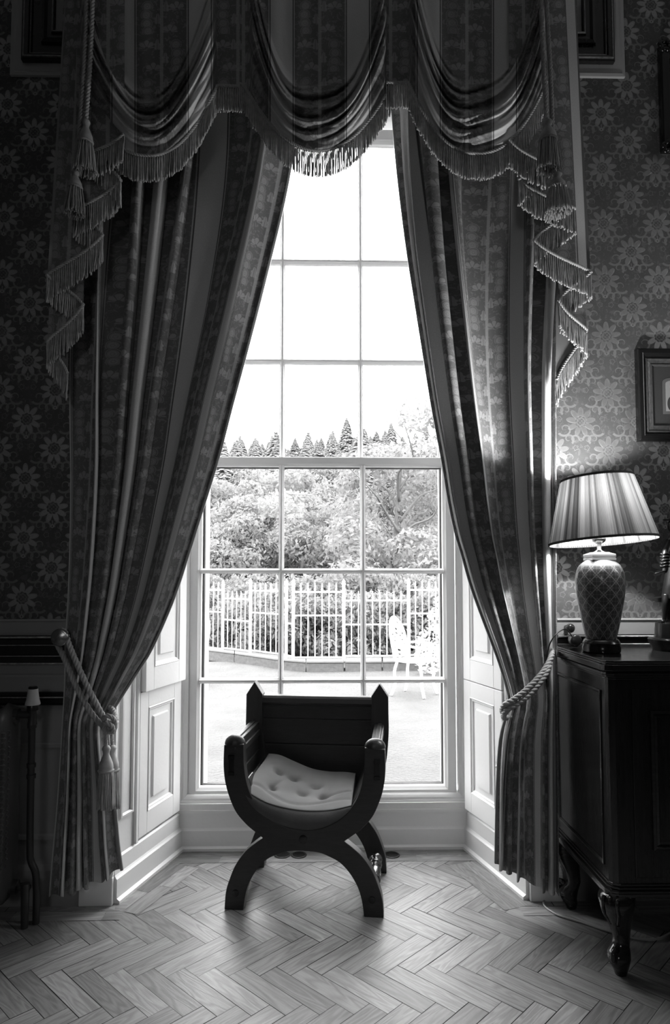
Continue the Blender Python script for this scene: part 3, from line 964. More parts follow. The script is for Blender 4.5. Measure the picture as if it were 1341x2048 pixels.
def make_curtain(name, label, outer, inner, hem_o, hem_i, waist_o, waist_i, nf, seed, cloth, uoff):
    eo, ei = edge_fn(outer, YC), edge_fn(inner, YC)
    r = random.Random(seed)
    ph = [r.uniform(0, 6.28) for _ in range(8)]
    am = [r.uniform(0.6, 1.25) for _ in range(40)]
    zo, zi = P(500, hem_o, YC).z, P(500, hem_i, YC).z
    zwo, zwi = P(500, waist_o, YC).z, P(500, waist_i, YC).z
    NU, NV = 260, 130
    pts, uvs = [], []
    for i in range(NU + 1):
        u = i / NU
        row, ru = [], []
        zh = zo + (zi - zo) * u ** 1.3 + 0.006 * math.sin(2 * PI * nf * u)
        zw = zwo + (zwi - zwo) * u
        for j in range(NV + 1):
            v = j / NV
            z = zh + (ZROD - zh) * v ** 0.9
            xo, xi = eo(z), ei(z)
            W = abs(xi - xo)
            dz = z - zw
            # folds: irregular spacing, wandering a little with height, drawn tight towards the cord
            wob = 0.16 * math.sin(3.1 * u * 2 + ph[0] + 0.8 * z) + 0.10 * math.sin(9.0 * u + ph[1] - 1.1 * z) + 0.05 * math.sin(17 * u + ph[2])
            phase = nf * u + 0.55 * math.sin(2 * PI * u * 1.35 + ph[3]) * 0.9 + wob
            k = phase - math.floor(phase)
            a = am[int(math.floor(phase)) % 40]
            a2 = am[(int(math.floor(phase)) + 1) % 40]
            aa = a + (a2 - a) * k
            prof = math.cos(2 * PI * phase) * 0.7 + 0.30 * math.cos(4 * PI * phase + ph[4]) * (0.6 + 0.4 * math.sin(2 * z + ph[5]))
            A = (0.030 + 0.014 * max(0.0, min(1.0, (z - 1.0) / 1.2))) * min(1.0, 0.45 + W / 0.55) * aa
            tight = math.exp(-(dz / 0.10) ** 2)
            A *= 1.0 - 0.35 * tight
            if z < zw: A *= 1.0 + 0.15 * min(1, (zw - z) / 0.3)
            A *= min(1.0, (1.02 - u) / 0.03) * min(1.0, (u + 0.02) / 0.03) * 0.85 + 0.15
            # gentle cross wrinkles just above and below the cord
            wr = 0.004 * math.sin(26 * z + 30 * u + ph[6]) * math.exp(-(dz / 0.22) ** 2) * u
            lean = -0.035 * tight * (1 - (2 * u - 1) ** 2) * 0.0
            y = YC + A * prof + wr + 0.045 * tight * (u - 0.3) * 0.5
            sx = (xi - xo) / nf
            x = xo + (xi - xo) * u + sx * 0.30 * math.sin(2 * PI * phase) * min(1, (1 - u) * 12) * min(1, u * 12)
            row.append((x, y, z)); ru.append((u * cloth + uoff, z))
        pts.append(row); uvs.append(ru)
    t = thing('curtain', label, 'curtain', (pts[0][0][0], YC, 0.0), 'long damask curtains')
    m = MB(); m.quadgrid(pts, uv=uvs)
    o = m.build('drape', M['damask'], t, smooth=True)
    sd = o.modifiers.new('thickness', 'SOLIDIFY'); sd.thickness = 0.003; sd.offset = 0
    # turned-back lining along the leading edge
    m = MB(); lp = []
    sgn = 1 if pts[-1][0][0] > pts[0][0][0] else -1
    for j in range(NV + 1):
        p = Vector(pts[NU][j])
        lp.append([p + Vector((-0.004 * sgn, -0.003, 0)), p + Vector((0.004 * sgn, 0.0, 0)), p + Vector((0.004 * sgn, 0.010, 0)), p + Vector((-0.02 * sgn, 0.016, 0))])
    m.quadgrid(lp)
    m.build('lining', M['lining'], t, smooth=True)
    m = MB()
    mid = pts[NU - 4]
    # narrow stitched heading tape at the top
    top = [Vector(pts[i][NV]) for i in range(0, NU + 1, 4)]
    m.tube([p + Vector((0, -0.004, -0.01)) for p in top], 0.008, 6); m.build('heading', M['lining'], t)
    return t

L_IN = [(615, -330), (604, 100), (592, 250), (580, 335), (563, 420), (540, 515), (515, 615), (490, 710), (463, 810), (437, 910), (400, 1030), (375, 1110), (345, 1200), (302, 1298), (270, 1350), (240, 1396), (217, 1432), (211, 1452), (215, 1500), (222, 1560), (228, 1620), (234, 1690), (242, 1750), (244, 1800)]
L_OUT = [(160, -330), (152, 0), (142, 300), (138, 600), (136, 800), (138, 950), (136, 1100), (131, 1240), (127, 1350), (122, 1450), (112, 1600), (103, 1700), (95, 1795), (94, 1840)]
R_IN = [(760, -330), (772, 100), (785, 215), (792, 300), (800, 380), (815, 500), (832, 610), (848, 710), (866, 820), (885, 920), (898, 1000), (913, 1070), (925, 1110), (942, 1170), (958, 1215), (975, 1260), (992, 1305), (1010, 1355), (1021, 1392), (1022, 1412), (1011, 1442), (1002, 1480), (997, 1540), (995, 1600), (993, 1735), (993, 1800)]
R_OUT = [(1152, -330), (1150, 0), (1140, 200), (1126, 450), (1113, 700), (1112, 900), (1112, 1240), (1113, 1400), (1115, 1600), (1116, 1795), (1116, 1840)]
make_curtain('curtain', 'left striped damask curtain drawn back by a cord with two pale tassels', L_OUT, L_IN, 1793, 1740, 1290, 1440, 5.6, 11, 1.22, 0.03)
make_curtain('curtain', 'right striped damask curtain hanging beside the lamp cabinet', R_OUT, R_IN, 1795, 1735, 1310, 1405, 4.4, 5, 0.98, 0.20)

# ---- fringe: a twisted heading cord and hanging bullions
def fringe(parent, path, length, r=0.0022, step=0.0043, jitter=0.0035, seed=1, mat=None, sway=0.0, back=None):
    rr = random.Random(seed)
    pts = resample(path, step)
    m = MB()
    for i, p in enumerate(pts):
        ln = length * rr.uniform(0.95, 1.03)
        dx, dy = rr.uniform(-jitter, jitter), rr.uniform(-jitter, jitter)
        off = 0.004 if i % 2 else 0.0
        top = p + Vector((0, off, 0))
        q = [top + Vector((dx * t * t + 0.0006 * math.sin(9 * t + i), dy * t * t, -ln * t)) for t in (0, 0.2, 0.4, 0.6, 0.8, 0.94, 1.0)]
        m.tube(q, [r * 0.9, r * 1.05, r * 0.95, r * 1.08, r * 0.98, r * 1.25, r * 0.9], 5)
    f = m.build('fringe', mat or M['fringe'], parent, smooth=True)
    m = MB(); m.rope(path, 0.0062, 3, 0.030, 6); m.build('heading_cord', M['rope'], f, smooth=True)
    return f

val = thing('swag_valance', 'draped damask window valance of three fringed swags with side tails', 'valance', (0.03, YG, 3.4))

def swag(xa, xb, xc, hw, c0, D0, p0, c1, D1, p1, hem_strip, Y0, seed, uoff):
    r = random.Random(seed)
    phs = [r.uniform(0, 6.28) for _ in range(6)]
    YTOP = -260.0
    def curve(c, xh):
        f = min(1.25, max(-1.5, (c - c0) / (c1 - c0)))
        D = max(20.0, D0 + (D1 - D0) * f); p = p0 + (p1 - p0) * f
        return c - D * abs(xh) ** p
    def hem(px):
        xh = (px - xc) / hw
        if abs(xh) <= 1.0: return curve(c1, xh)
        e = curve(c1, 1.0)
        s = min(1.0, (abs(xh) - 1.0) * hw / 12.0)
        return e + (hem_strip - e) * s
    cs = np.linspace(c0 - 200, c1 + 5, 260)
    NX, NYV = 150, 150
    pts, uvs, hp = [], [], []
    for i in range(NX + 1):
        px = xa + (xb - xa) * i / NX
        xh = (px - xc) / hw
        h = hem(px)
        ys = np.array([curve(c, xh) for c in cs])
        mono = np.maximum.accumulate(ys)
        row, ru = [], []
        vv = 0.0; last = None
        for j in range(NYV + 1):
            py = YTOP + (h - YTOP) * j / NYV
            if abs(xh) < 1.0:
                c = float(np.interp(py, mono, cs))
                f = (c - c0) / (c1 - c0)
                env = 1.0 / (1 + math.exp(-(f + 0.10) * 22)) * (1.0 - 0.75 / (1 + math.exp(-(f - 0.72) * 14)))
                tw = 0.9 * math.sin(2.2 * xh + phs[0]) + 0.5 * math.sin(5.1 * xh + phs[1])
                fold = (abs(math.sin(PI * (f * 3.7 + 0.24 * tw + 0.22 * math.sin(4.1 * f + 1.7 * xh + phs[4])))) ** 0.75) - 0.45
                fold2 = math.sin(2 * PI * (f * 8.3 + 0.6 * tw + 0.3 * math.sin(6 * xh + phs[5]) + phs[2])) * 0.42
                gather = 1.0 - 0.35 * abs(xh) ** 3
                d = 0.052 * math.exp(-((f - 0.42) / 0.42) ** 2) * (1 - 0.5 * xh * xh) + env * (0.050 * fold + 0.026 * fold2) * gather
                edge = min(1.0, (1.0 - abs(xh)) / 0.06)
                d *= edge
                d += 0.004 * math.sin(18 * xh + phs[3]) * (1 - env) * max(0, min(1, (0.0 - f) * 1.5))
            else:
                d = 0.0
            p = P(px, py, Y0 - d)
            if last is not None: vv += (Vector(p) - last).length
            last = Vector(p)
            row.append(p); ru.append(((px - 640) * 0.00182 + uoff, -vv))
        pts.append(row); uvs.append(ru)
        hp.append(row[-1] + Vector((0, -0.004, 0)))
    m = MB(); m.quadgrid(pts, uv=uvs)
    s = m.build('swag', M['damask_swag'], val, smooth=True)
    fringe(s, hp, 0.098, seed=seed)
    return s
swag(160, 482, 297, 138, 205, 277, 2.3, 313, 140, 2.27, 174, YG + 0.012, 21, 0.139 + 0.02)
swag(773, 1095, 955, 138, 190, 277, 2.6, 309, 143, 2.27, 167, YG - 0.004, 22, 0.139 + 0.02)
swag(480, 782, 637, 140, 190, 277, 3.07, 303, 118, 2.1, 170, YG + 0.004, 23, 0.139)

def tail(hems, tops, seed, uoff, sgn):
    fm, lm = MB(), MB()
    hp = []
    acc = 0.0
    K = len(hems) - 1
    for k in range(K):
        (xa, ya), (xb, yb) = hems[k], hems[k + 1]
        ta, tb = tops[k], tops[k + 1]
        NU, NV = 16, 40
        pts, uvs = [], []
        for i in range(NU + 1):
            u = i / NU
            e = u
            hx = xa + (xb - xa) * (0.5 - 0.5 * math.cos(PI * u)) * 0.35 + (xb - xa) * u * 0.65
            hy = ya + (yb - ya) * u + 5.0 * math.sin(PI * u) * (1 if k % 2 == 0 else -0.6)
            tx = ta + (tb - ta) * u
            yy = YT - 0.06 + 0.012 * (k + u) - 0.006 * math.sin(PI * u) * (1 if k % 2 == 0 else -1)
            row, ru = [], []
            for j in range(NV + 1):
                v = j / NV
                px = tx + (hx - tx) * v; py = -260 + (hy + 260) * v
                row.append(P(px, py, yy + 0.010 * v * math.sin(3.0 * u + k) * 0.5))
                ru.append((uoff + acc + abs(xb - xa) * 0.0018 * u, -(py + 260) * 0.0018))
            pts.append(row); uvs.append(ru)
            hp.append(row[-1] + Vector((0, -0.003, 0)))
        acc += abs(xb - xa) * 0.0018
        (fm if k % 2 == 0 else lm).quadgrid(pts, uv=uvs)
    t = fm.build('tail', M['damask_swag'], val, smooth=True)
    lm.build('tail_lining', M['lining'], t, smooth=True)
    fringe(t, smooth_path(hp, 1), 0.100, seed=seed, jitter=0.006)
tail([(249, 268), (183, 306), (242, 362), (149, 424), (206, 471), (95, 552), (167, 610), (95, 684), (136, 748)], [250, 186, 243, 160, 215, 146, 190, 140, 152], 31, 0.139 - 0.06, 1)
tail([(1019, 280), (1088, 327), (1038, 360), (1150, 418), (1069, 481), (1182, 545), (1118, 601), (1174, 660), (1113, 760)], [1017, 1072, 1022, 1118, 1060, 1138, 1090, 1147, 1110], 32, 0.139 - 0.06, -1)

# ---- hanging cords with tassels in front of the tails
def tassel(parent, pt, h_top, head, skirt, r_head, r_skirt, seed, mat, ncord=70):
    """hangs from pt; sizes in metres"""
    rr = random.Random(seed)
    x, y, z = pt
    m = MB()
    m.lathe([(0.0035, 0), (r_head * 0.45, -0.004), (r_head * 0.62, -head * 0.14), (r_head * 0.48, -head * 0.24), (r_head * 0.42, -head * 0.34), (r_head * 0.62, -head * 0.48), (r_head * 0.92, -head * 0.68), (r_head, -head * 0.84), (r_head * 0.93, -head * 0.92), (r_head * 1.04, -head * 0.95), (r_head * 1.04, -head), (r_head * 0.9, -head * 1.01)], (x, y, z), 24)
    hd = m.build('tassel_head', mat, parent, smooth=True)
    m = MB()
    m.rope([Vector((x + r_head * 1.02 * math.cos(a), y + r_head * 1.02 * math.sin(a), z - head * 0.94)) for a in np.linspace(0, 2 * PI, 25)], 0.0028, 3, 0.012, 5)
    m.build('collar', mat, hd, smooth=True)
    m = MB()
    for k in range(ncord):
        a = 2 * PI * k / ncord + rr.uniform(-0.05, 0.05)
        q = rr.uniform(0.75, 1.0) if k % 3 else rr.uniform(0.3, 0.7)
        r0, r1 = r_head * 0.98 * q, r_skirt * q * rr.uniform(0.9, 1.06)
        ln = skirt * rr.uniform(0.93, 1.03)
        ph = rr.uniform(0, 6.28)
        path = []
        for t in np.linspace(0, 1, 7):
            r_ = r0 + (r1 - r0) * (t ** 0.7)
            path.append((x + r_ * math.cos(a) + 0.0014 * math.sin(7 * t + ph) * t, y + r_ * math.sin(a) + 0.0014 * math.cos(6 * t + ph) * t, z - head - ln * t + 0.002))
        m.tube(path, 0.0019, 4)
    m.build('skirt', mat, parent, smooth=True)
def hanging(label, ropes, t1, t2, Y, seed):
    t = thing('tassel_cord', label, 'tassel cord', P(ropes[0][0][0], -200, Y), 'cords hanging from the valance')
    for rp in ropes:
        m = MB(); m.rope(smooth_path([P(x, y, Y) for x, y in rp], 6), 0.0085, 3, 0.042, 6); m.build('cord', M['rope_dark'], t, smooth=True)
    for i, (x, y0, y1, y2, rh, rs) in enumerate((t1, t2)):
        p = P(x, y0, Y); k = (P(x, y0, Y) - P(x, y0 + 100, Y)).length / 100
        tassel(t, p, 0, (y1 - y0) * k, (y2 - y1) * k, rh * k, rs * k, seed + i, M['tassel_dark'], 90)
M['rope_dark'] = simple('dark_silk_cord', 0.32, 0.55, 0.3, var=0.2, scale=40)
hanging('pair of dark tasselled cords hanging over the left end of the valance', [[(174, -220), (173, 0), (168, 130), (160, 250), (150, 345)], [(187, -220), (185, 0), (181, 110), (172, 240)]], (172, 238, 288, 347, 14, 22), (151, 340, 378, 431, 13, 21), YT - 0.11, 41)
hanging('pair of tasselled cords hanging over the right end of the valance', [[(1081, -220), (1083, 0), (1088, 130), (1094, 240)], [(1091, -220), (1094, 0), (1101, 130), (1106, 260), (1110, 345)]], (1096, 240, 283, 343, 17, 24), (1114, 345, 378, 431, 17, 26), YT - 0.11, 43)

# ---- tiebacks
t = thing('curtain_tieback', 'twisted cord tieback with two pale tassels round the left curtain', 'tieback', P(120, 1285, 2.47), 'curtain tiebacks')
def pth(pts): return smooth_path([P(x, y, Y) for x, y, Y in pts], 6)
m = MB(); m.rope(pth([(124, 1268, 2.53), (114, 1284, 2.49), (128, 1315, 2.45), (152, 1372, 2.435), (180, 1422, 2.435), (203, 1449, 2.44), (220, 1459, 2.445), (231, 1448, 2.46), (229, 1428, 2.50), (214, 1416, 2.56), (170, 1370, 2.59)]), 0.0105, 3, 0.05, 7); m.build('cord', M['rope'], t, smooth=True)
m = MB(); m.rope(pth([(112, 1268, 2.53), (128, 1262, 2.49), (140, 1294, 2.45), (165, 1352, 2.43), (191, 1404, 2.43), (212, 1441, 2.435), (226, 1443, 2.45), (228, 1425, 2.49), (210, 1405, 2.55), (165, 1360, 2.60)]), 0.0105, 3, 0.05, 7); m.build('cord', M['rope'], t, smooth=True)
m = MB(); m.rope(pth([(205, 1440, 2.43), (214, 1432, 2.425), (226, 1436, 2.43), (231, 1450, 2.44), (226, 1464, 2.44), (212, 1462, 2.435), (206, 1452, 2.43), (211, 1446, 2.42), (224, 1452, 2.42), (226, 1464, 2.43)]), 0.0085, 3, 0.04, 7); m.build('knot', M['rope'], t, smooth=True)
for (x, y0, Y, seed) in ((213, 1490, 2.425, 51), (224.5, 1489, 2.47, 52)):
    m = MB(); m.rope(pth([(x - 3, 1452, Y + 0.005), (x - 1, 1470, Y), (x, y0 + 2, Y)]), 0.0058, 3, 0.028, 6); m.build('cord', M['rope'], t, smooth=True)
    p = P(x, y0, Y); k = (P(x, y0, Y) - P(x, y0 + 100, Y)).length / 100
    tassel(t, p, 0, 54 * k, 74 * k, 14.5 * k, 18 * k, seed, M['tassel'], 120)
t = thing('curtain_holdback', 'round metal holdback knob on the left dado rail', 'holdback', P(120, 1275, 2.47))
p = P(120, 1275, 2.455)
m = MB(); Mx = Matrix.Rotation(PI / 2, 3, 'X')
m.lathe([(0.001, 0.013), (0.018, 0.012), (0.025, 0.008), (0.028, 0.0085), (0.031, 0.006), (0.032, 0.0), (0.029, -0.006), (0.012, -0.012), (0.010, -0.03), (0.010, -0.13), (0.018, -0.16), (0.022, -0.165)], p, 32, M=Mx)
m.build('knob', M['brass_dull'] if 'brass_dull' in M else M['brass'], t, smooth=True, angle=50)
t = thing('curtain_tieback', 'twisted cord tieback round the right curtain beside the dark cabinet', 'tieback', P(1112, 1300, 2.50), 'curtain tiebacks')
m = MB(); m.rope(pth([(1088, 1290, 2.60), (1100, 1296, 2.555), (1104, 1312, 2.485), (1085, 1346, 2.445), (1056, 1377, 2.43), (1030, 1398, 2.43), (1011, 1409, 2.44), (1005, 1420, 2.47), (1012, 1425, 2.53), (1040, 1400, 2.58)]), 0.0105, 3, 0.05, 7); m.build('cord', M['rope'], t, smooth=True)
m = MB(); m.rope(pth([(1088, 1300, 2.60), (1098, 1308, 2.545), (1100, 1326, 2.47), (1089, 1354, 2.44), (1064, 1385, 2.43), (1038, 1406, 2.43), (1018, 1418, 2.435), (1009, 1428, 2.45), (1010, 1436, 2.50), (1030, 1430, 2.57)]), 0.0105, 3, 0.05, 7); m.build('cord', M['rope'], t, smooth=True)
p = P(1004, 1480, 2.585)
m = MB(); m.rope([P(1012, 1432, 2.56), P(1007, 1455, 2.58), p], 0.006, 3, 0.028, 6); m.build('cord', M['rope'], t, smooth=True)
tassel(t, p, 0, 0.09, 0.12, 0.02, 0.026, 55, M['tassel'], 70)
# ================================================================== THE CHAIR
pL, pR = PZ(468, 1820), PZ(748, 1835)
ax = (pR - pL); ax.z = 0; ax.normalize()
nrm = Vector((ax.y, -ax.x, 0))
if nrm.y > 0: nrm = -nrm
co = (pL + pR) / 2; co.z = 0
FC = Fr(co, ax, (0, 0, 1), nrm)                       # the face of the front frame
def cab(px, py, d=0.0):
    p = PP(px, py, FC.p(0, 0, d), FC.n) - FC.o
    return p.dot(FC.a), p.z
def sym(Lp, Rp, d=0.0):
    out = []
    for l, r in zip(Lp, Rp):
        a0, b0 = cab(*l, d); a1, b1 = cab(*r, d)
        out.append(((a1 - a0) / 2, (b0 + b1) / 2))
    return out
up_out = sym([(446, 1492), (444, 1530), (447, 1560), (456, 1592), (471, 1622), (491, 1647), (512, 1666), (527, 1677)],
             [(768, 1497), (768, 1540), (765, 1575), (757, 1605), (744, 1637), (722, 1660), (703, 1673), (690, 1682)])
lo_out = sym([(527, 1677), (510, 1690), (490, 1708), (471, 1737), (459, 1767), (452, 1795), (449, 1818)],
             [(690, 1682), (706, 1693), (726, 1711), (745, 1736), (758, 1766), (766, 1792), (768, 1834)])
up_in = sym([(487, 1490), (488, 1540), (493, 1572), (503, 1600), (521, 1622), (546, 1641), (580, 1657), (606, 1661)],
            [(730, 1494), (729, 1525), (724, 1562), (714, 1592), (699, 1620), (680, 1640), (648, 1656), (608, 1661)])
lo_in = sym([(486, 1822), (488, 1798), (494, 1773), (506, 1749), (521, 1731), (540, 1716), (570, 1705), (606, 1702)],
            [(728, 1832), (721, 1795), (710, 1765), (691, 1736), (667, 1713), (642, 1705), (632, 1703), (608, 1702)])
lo_out[-1] = (lo_out[-1][0], 0.0); lo_in[0] = (lo_in[0][0], 0.0)
up_in[-1] = (0.0, up_in[-1][1]); lo_in[-1] = (0.0, lo_in[-1][1])
ctop = up_out[0][1]
def sm2(p, n=5): return [(q.x, q.y) for q in smooth_path([V3(a) for a in p], n)]
def outline(uo, lo, li, ui, tip=None):
    uo_, lo_, li_, ui_ = sm2(uo), sm2(lo), sm2(li), sm2(ui)
    right = uo_ + lo_[1:] + li_[:-1]
    rr = right + [li_[-1]] + [(-a, b) for a, b in reversed(right)]
    left_in = [(-a, b) for a, b in ui_]
    inn = left_in + [(a, b) for a, b in reversed(ui_[:-1])]
    if tip:
        rr = [tip] + rr + [(-tip[0], tip[1])]
    return rr + inn
chair = thing('savonarola_chair', 'dark oak X-frame armchair with pointed back posts in front of the window', 'chair', FC.p(0, 0, -0.19))
TK = 0.046
def frame_mesh(pts, d0, d1):
    m = MB(); FC.prism(m, pts, d0, d1); return m
frame_mesh(outline(up_out, lo_out, lo_in, up_in), -TK, 0).build('front_frame', M['chairwood'], chair, bevel=0.003)
DB = -0.365
# rear frame: same legs, the uprights run on up to pointed heads
po = sym([(495, 1386), (495, 1420), (495, 1460)], [(779, 1397), (780, 1430), (781, 1470)], DB)
pi_ = sym([(528, 1386), (528, 1425), (528, 1470)], [(746, 1395), (746, 1430), (746, 1470)], DB)
tipL, tipR = cab(513, 1362, DB), cab(763, 1369, DB)
tip = ((tipR[0] - tipL[0]) / 2, (tipR[1] + tipL[1]) / 2)
bo = [po[0], po[1], po[2]] + [q for q in up_out if q[1] < po[2][1] - 0.06]
bi = [pi_[0], pi_[1], pi_[2]] + [q for q in up_in if q[1] < pi_[2][1] - 0.06]
frame_mesh(outline(bo, lo_out, lo_in, bi, tip), DB - 0.05, DB).build('rear_frame', M['chairwood_z'], chair, bevel=0.003)
# back boards between the rear uprights
ai = pi_[0][0] + 0.004
def bb(py): return cab(640, py, DB - 0.01)[1]
zt = bb(1392)
m = MB(); f3 = Fr(FC.p(0, 0, DB - 0.03), FC.a, FC.b, FC.n)
z1, z2, z3 = bb(1413), bb(1440), bb(1491)
f3.run(m, -ai, ai, [(z1, -0.012), (z1, 0.006), (z1 + 0.004, 0.018), (z1 + 0.014, 0.023), (zt - 0.012, 0.02), (zt - 0.003, 0.012), (zt, 0.002), (zt, -0.012)])
m.build('top_rail', M['chairwood'], chair, bevel=0.001)
for q0, q1 in ((z2, z1 + 0.002), (z3, z2), (0.36, z3)):
    m = MB(); f3.box(m, -ai, ai, q0, q1, -0.010, 0.006); m.build('back_board', M['chairwood'], chair, bevel=0.004)
# arms
for sg in (-1, 1):
    a_in, a_out = up_in[0][0], up_out[0][0]
    am = (a_in + a_out) / 2
    def arm_box(m, a0, a1, b0, b1): FC.box(m, sg * a0, sg * a1, b0, b1, DB + 0.001, -TK - 0.001) if sg > 0 else FC.box(m, -a1, -a0, b0, b1, DB + 0.001, -TK - 0.001)
    m = MB()
    arm_box(m, am - 0.018, am + 0.022, ctop - 0.020, ctop + 0.012); arm_box(m, am - 0.024, am + 0.016, ctop - 0.045, ctop - 0.019)
    arm_box(m, am - 0.004, am + 0.014, ctop + 0.012, ctop + 0.017)
    m.build('arm_rail', M['chairwood_y'], chair, bevel=0.006)
    for b0, b1 in ((ctop - 0.105, ctop - 0.046), (ctop - 0.165, ctop - 0.105), (ctop - 0.265, ctop - 0.165)):
        sh = max(0, (ctop - 0.15 - b0)) * 0.30
        m = MB(); arm_box(m, am - 0.016 - sh, am + 0.002 - sh, b0, b1); m.build('side_board', M['chairwood_y'], chair, bevel=0.002)
    m = MB(); c = FC.p(sg * am, ctop + 0.001, -TK / 2)
    m.sphere(c, 0.040, 24, 14, (1.0, 0.68, 0.86), z0=0.0); m.build('finial', M['chairwood_z'], chair, smooth=True, angle=60)
    # wedged tenons in the uprights, dowel heads
    m = MB(); q = up_out[1]
    pa = sg * (am + 0.008)
    FC.box(m, pa - 0.011, pa + 0.011, ctop - 0.052, ctop - 0.036, -0.002, 0.010); FC.box(m, pa - 0.009, pa + 0.009, ctop - 0.098, ctop - 0.052, -0.002, 0.005); FC.box(m, pa - 0.011, pa + 0.011, ctop - 0.112, ctop - 0.098, -0.002, 0.007)
    m.build('tenon', M['blackwood'], chair, bevel=0.0015)
    m = MB(); fa = sg * (lo_out[-2][0] + lo_in[1][0]) / 2
    m.tube([FC.p(fa, 0.062, -0.004), FC.p(fa, 0.062, 0.002), FC.p(fa, 0.062, 0.003)], [0.013, 0.013, 0.010], 16); m.build('dowel', M['blackwood'], chair, smooth=True, angle=40)
    # turned stretcher low down between front and rear leg
    m = MB(); L = -DB - TK - 0.002
    prof = [(0.0, 0.013), (0.02, 0.013), (0.03, 0.022), (0.045, 0.026), (0.06, 0.022), (0.066, 0.014), (0.075, 0.013), (0.082, 0.025), (0.094, 0.027), (0.104, 0.018), (0.11, 0.019), (0.15, 0.026), (0.19, 0.022), (0.20, 0.014), (0.21, 0.024), (0.224, 0.027), (0.236, 0.020), (0.245, 0.014), (0.255, 0.023), (0.275, 0.027), (0.30, 0.022), (L, 0.016)]
    path = [FC.p(fa, 0.075, -TK - t) for t, _ in prof]
    m.tube(path, [r for _, r in prof], 20); m.build('stretcher', M['mahogany'], chair, smooth=True)
m = MB(); cx_b = (up_in[-1][1] + lo_in[-1][1]) / 2 + 0.005
m.tube([FC.p(0, cx_b, -0.004), FC.p(0, cx_b, 0.002), FC.p(0, cx_b, 0.003)], [0.016, 0.016, 0.012], 16); m.build('dowel', M['blackwood'], chair, smooth=True, angle=40)
# hollow slatted seat following the curve of the frames
ui_full = [(-a, b) for a, b in sm2(up_in)] + [(a, b) for a, b in reversed(sm2(up_in)[:-1])]
ui_low = [q for q in ui_full if q[1] < ctop - 0.13]
m = MB()
for k in range(0, len(ui_low) - 3, 3):
    seg = ui_low[k:k + 4]
    m.loft([[FC.p(a, b - 0.012, DB + 0.001), FC.p(a, b - 0.012, -TK - 0.001), FC.p(a, b + 0.002, -TK - 0.001), FC.p(a, b + 0.002, DB + 0.001)] for a, b in (seg[0], seg[1], seg[2], (seg[3][0] * 0.98 + seg[2][0] * 0.02, seg[3][1]))])
m.build('seat', M['chairwood_y'], chair)

# ---- the cushion sagging in the hollow seat
def pathf(px, d):
    w3 = smooth_path([Vector((*cab(x, y, d), 0)) for x, y in px], 8)
    return w3
def at(w3, s):
    k = s * (len(w3) - 1); i = min(int(k), len(w3) - 2); return w3[i].lerp(w3[i + 1], k - i)
dF, dB_ = -0.012, DB + 0.03
Ft = pathf([(489, 1579), (508, 1592), (535, 1606), (575, 1617), (620, 1622), (665, 1620), (703, 1612)], dF)
Fb = pathf([(488, 1584), (499, 1611), (531, 1638), (578, 1657), (625, 1662), (676, 1646), (707, 1619)], dF)
Bt = pathf([(538, 1507), (560, 1511), (590, 1524), (625, 1537), (660, 1542), (690, 1543), (712, 1547)], dB_)
cush = thing('seat_cushion', 'pale woollen button-tufted cushion sagging in the dark X-frame chair', 'cushion', FC.p(0, 0.36, -0.18))
NS, NTT = 70, 60
tufts = [(0.27, 0.62), (0.42, 0.60), (0.63, 0.52), (0.55, 0.34), (0.30, 0.28), (0.72, 0.30)]
def cushion_top(s, t):
    a = at(Ft, s); b = at(Bt, s)
    q = a.lerp(b, t)
    d = dF + (dB_ - dF) * t
    puff = 0.016 * (math.sin(PI * min(1, max(0, t)))) ** 0.5 * (math.sin(PI * s)) ** 0.4
    dim = 0.0
    for (ts, tt) in tufts:
        r2 = ((s - ts) * 1.05) ** 2 + ((t - tt)) ** 2
        dim += 0.018 * math.exp(-r2 / 0.0014) + 0.008 * math.exp(-r2 / 0.012)
    # creases between the buttons
    cr = 0.006 * math.exp(-((s - 0.30 - 0.25 * (t - 0.28)) / 0.016) ** 2) * math.exp(-((t - 0.36) / 0.13) ** 2)
    cr += 0.005 * math.exp(-((t - 0.30 - 0.35 * (s - 0.74)) / 0.02) ** 2) * (1 if 0.70 < s < 0.98 else 0)
    cr += 0.004 * math.exp(-((t - 0.13 - 0.05 * math.sin(9 * s)) / 0.025) ** 2)
    wv = 0.003 * math.sin(7 * s + 3 * t) * math.sin(5 * t)
    return FC.p(q.x, q.y + puff - dim - cr + wv, d)
pts = [[cushion_top(i / NS, j / NTT) for j in range(NTT + 1)] for i in range(NS + 1)]
m = MB(); m.quadgrid(pts); m.build('cover', M['cushion'], cush, smooth=True)
m = MB()
rows = []
for i in range(NS + 1):
    s = i / NS
    tp = pts[i]
    fb = at(Fb, s); ft = at(Ft, s)
    mid = Vector(((fb.x + ft.x) / 2, (fb.y + ft.y) / 2, 0)); h = abs(ft.y - fb.y)
    bt = at(Bt, s)
    base_b = [q for q in [0]]
    row = [tp[0], FC.p(ft.x, ft.y - 0.12 * h, dF + 0.006 + h * 0.10), FC.p(mid.x, mid.y, dF + 0.008 + h * 0.22), FC.p(fb.x, fb.y + 0.1 * h, dF + 0.004 + h * 0.08), FC.p(fb.x, fb.y, dF - 0.004)]
    row += [FC.p(fb.x + (bt.x - fb.x) * t, fb.y + (bt.y - 0.05 - fb.y) * t, dF + (dB_ - dF) * t) for t in (0.25, 0.5, 0.75, 1.0)]
    row += [tp[-1]]
    rows.append(row)
m.quadgrid(rows); m.poly(rows[0]); m.poly(rows[-1]); m.build('border', M['cushion_edge'], cush, smooth=True, angle=60)
m = MB(); m.tube([p + Vector((0, 0, 0.0)) for p in [pts[i][0] for i in range(NS + 1)]], 0.0035, 6); m.build('piping', M['cushion_edge'], cush, smooth=True)
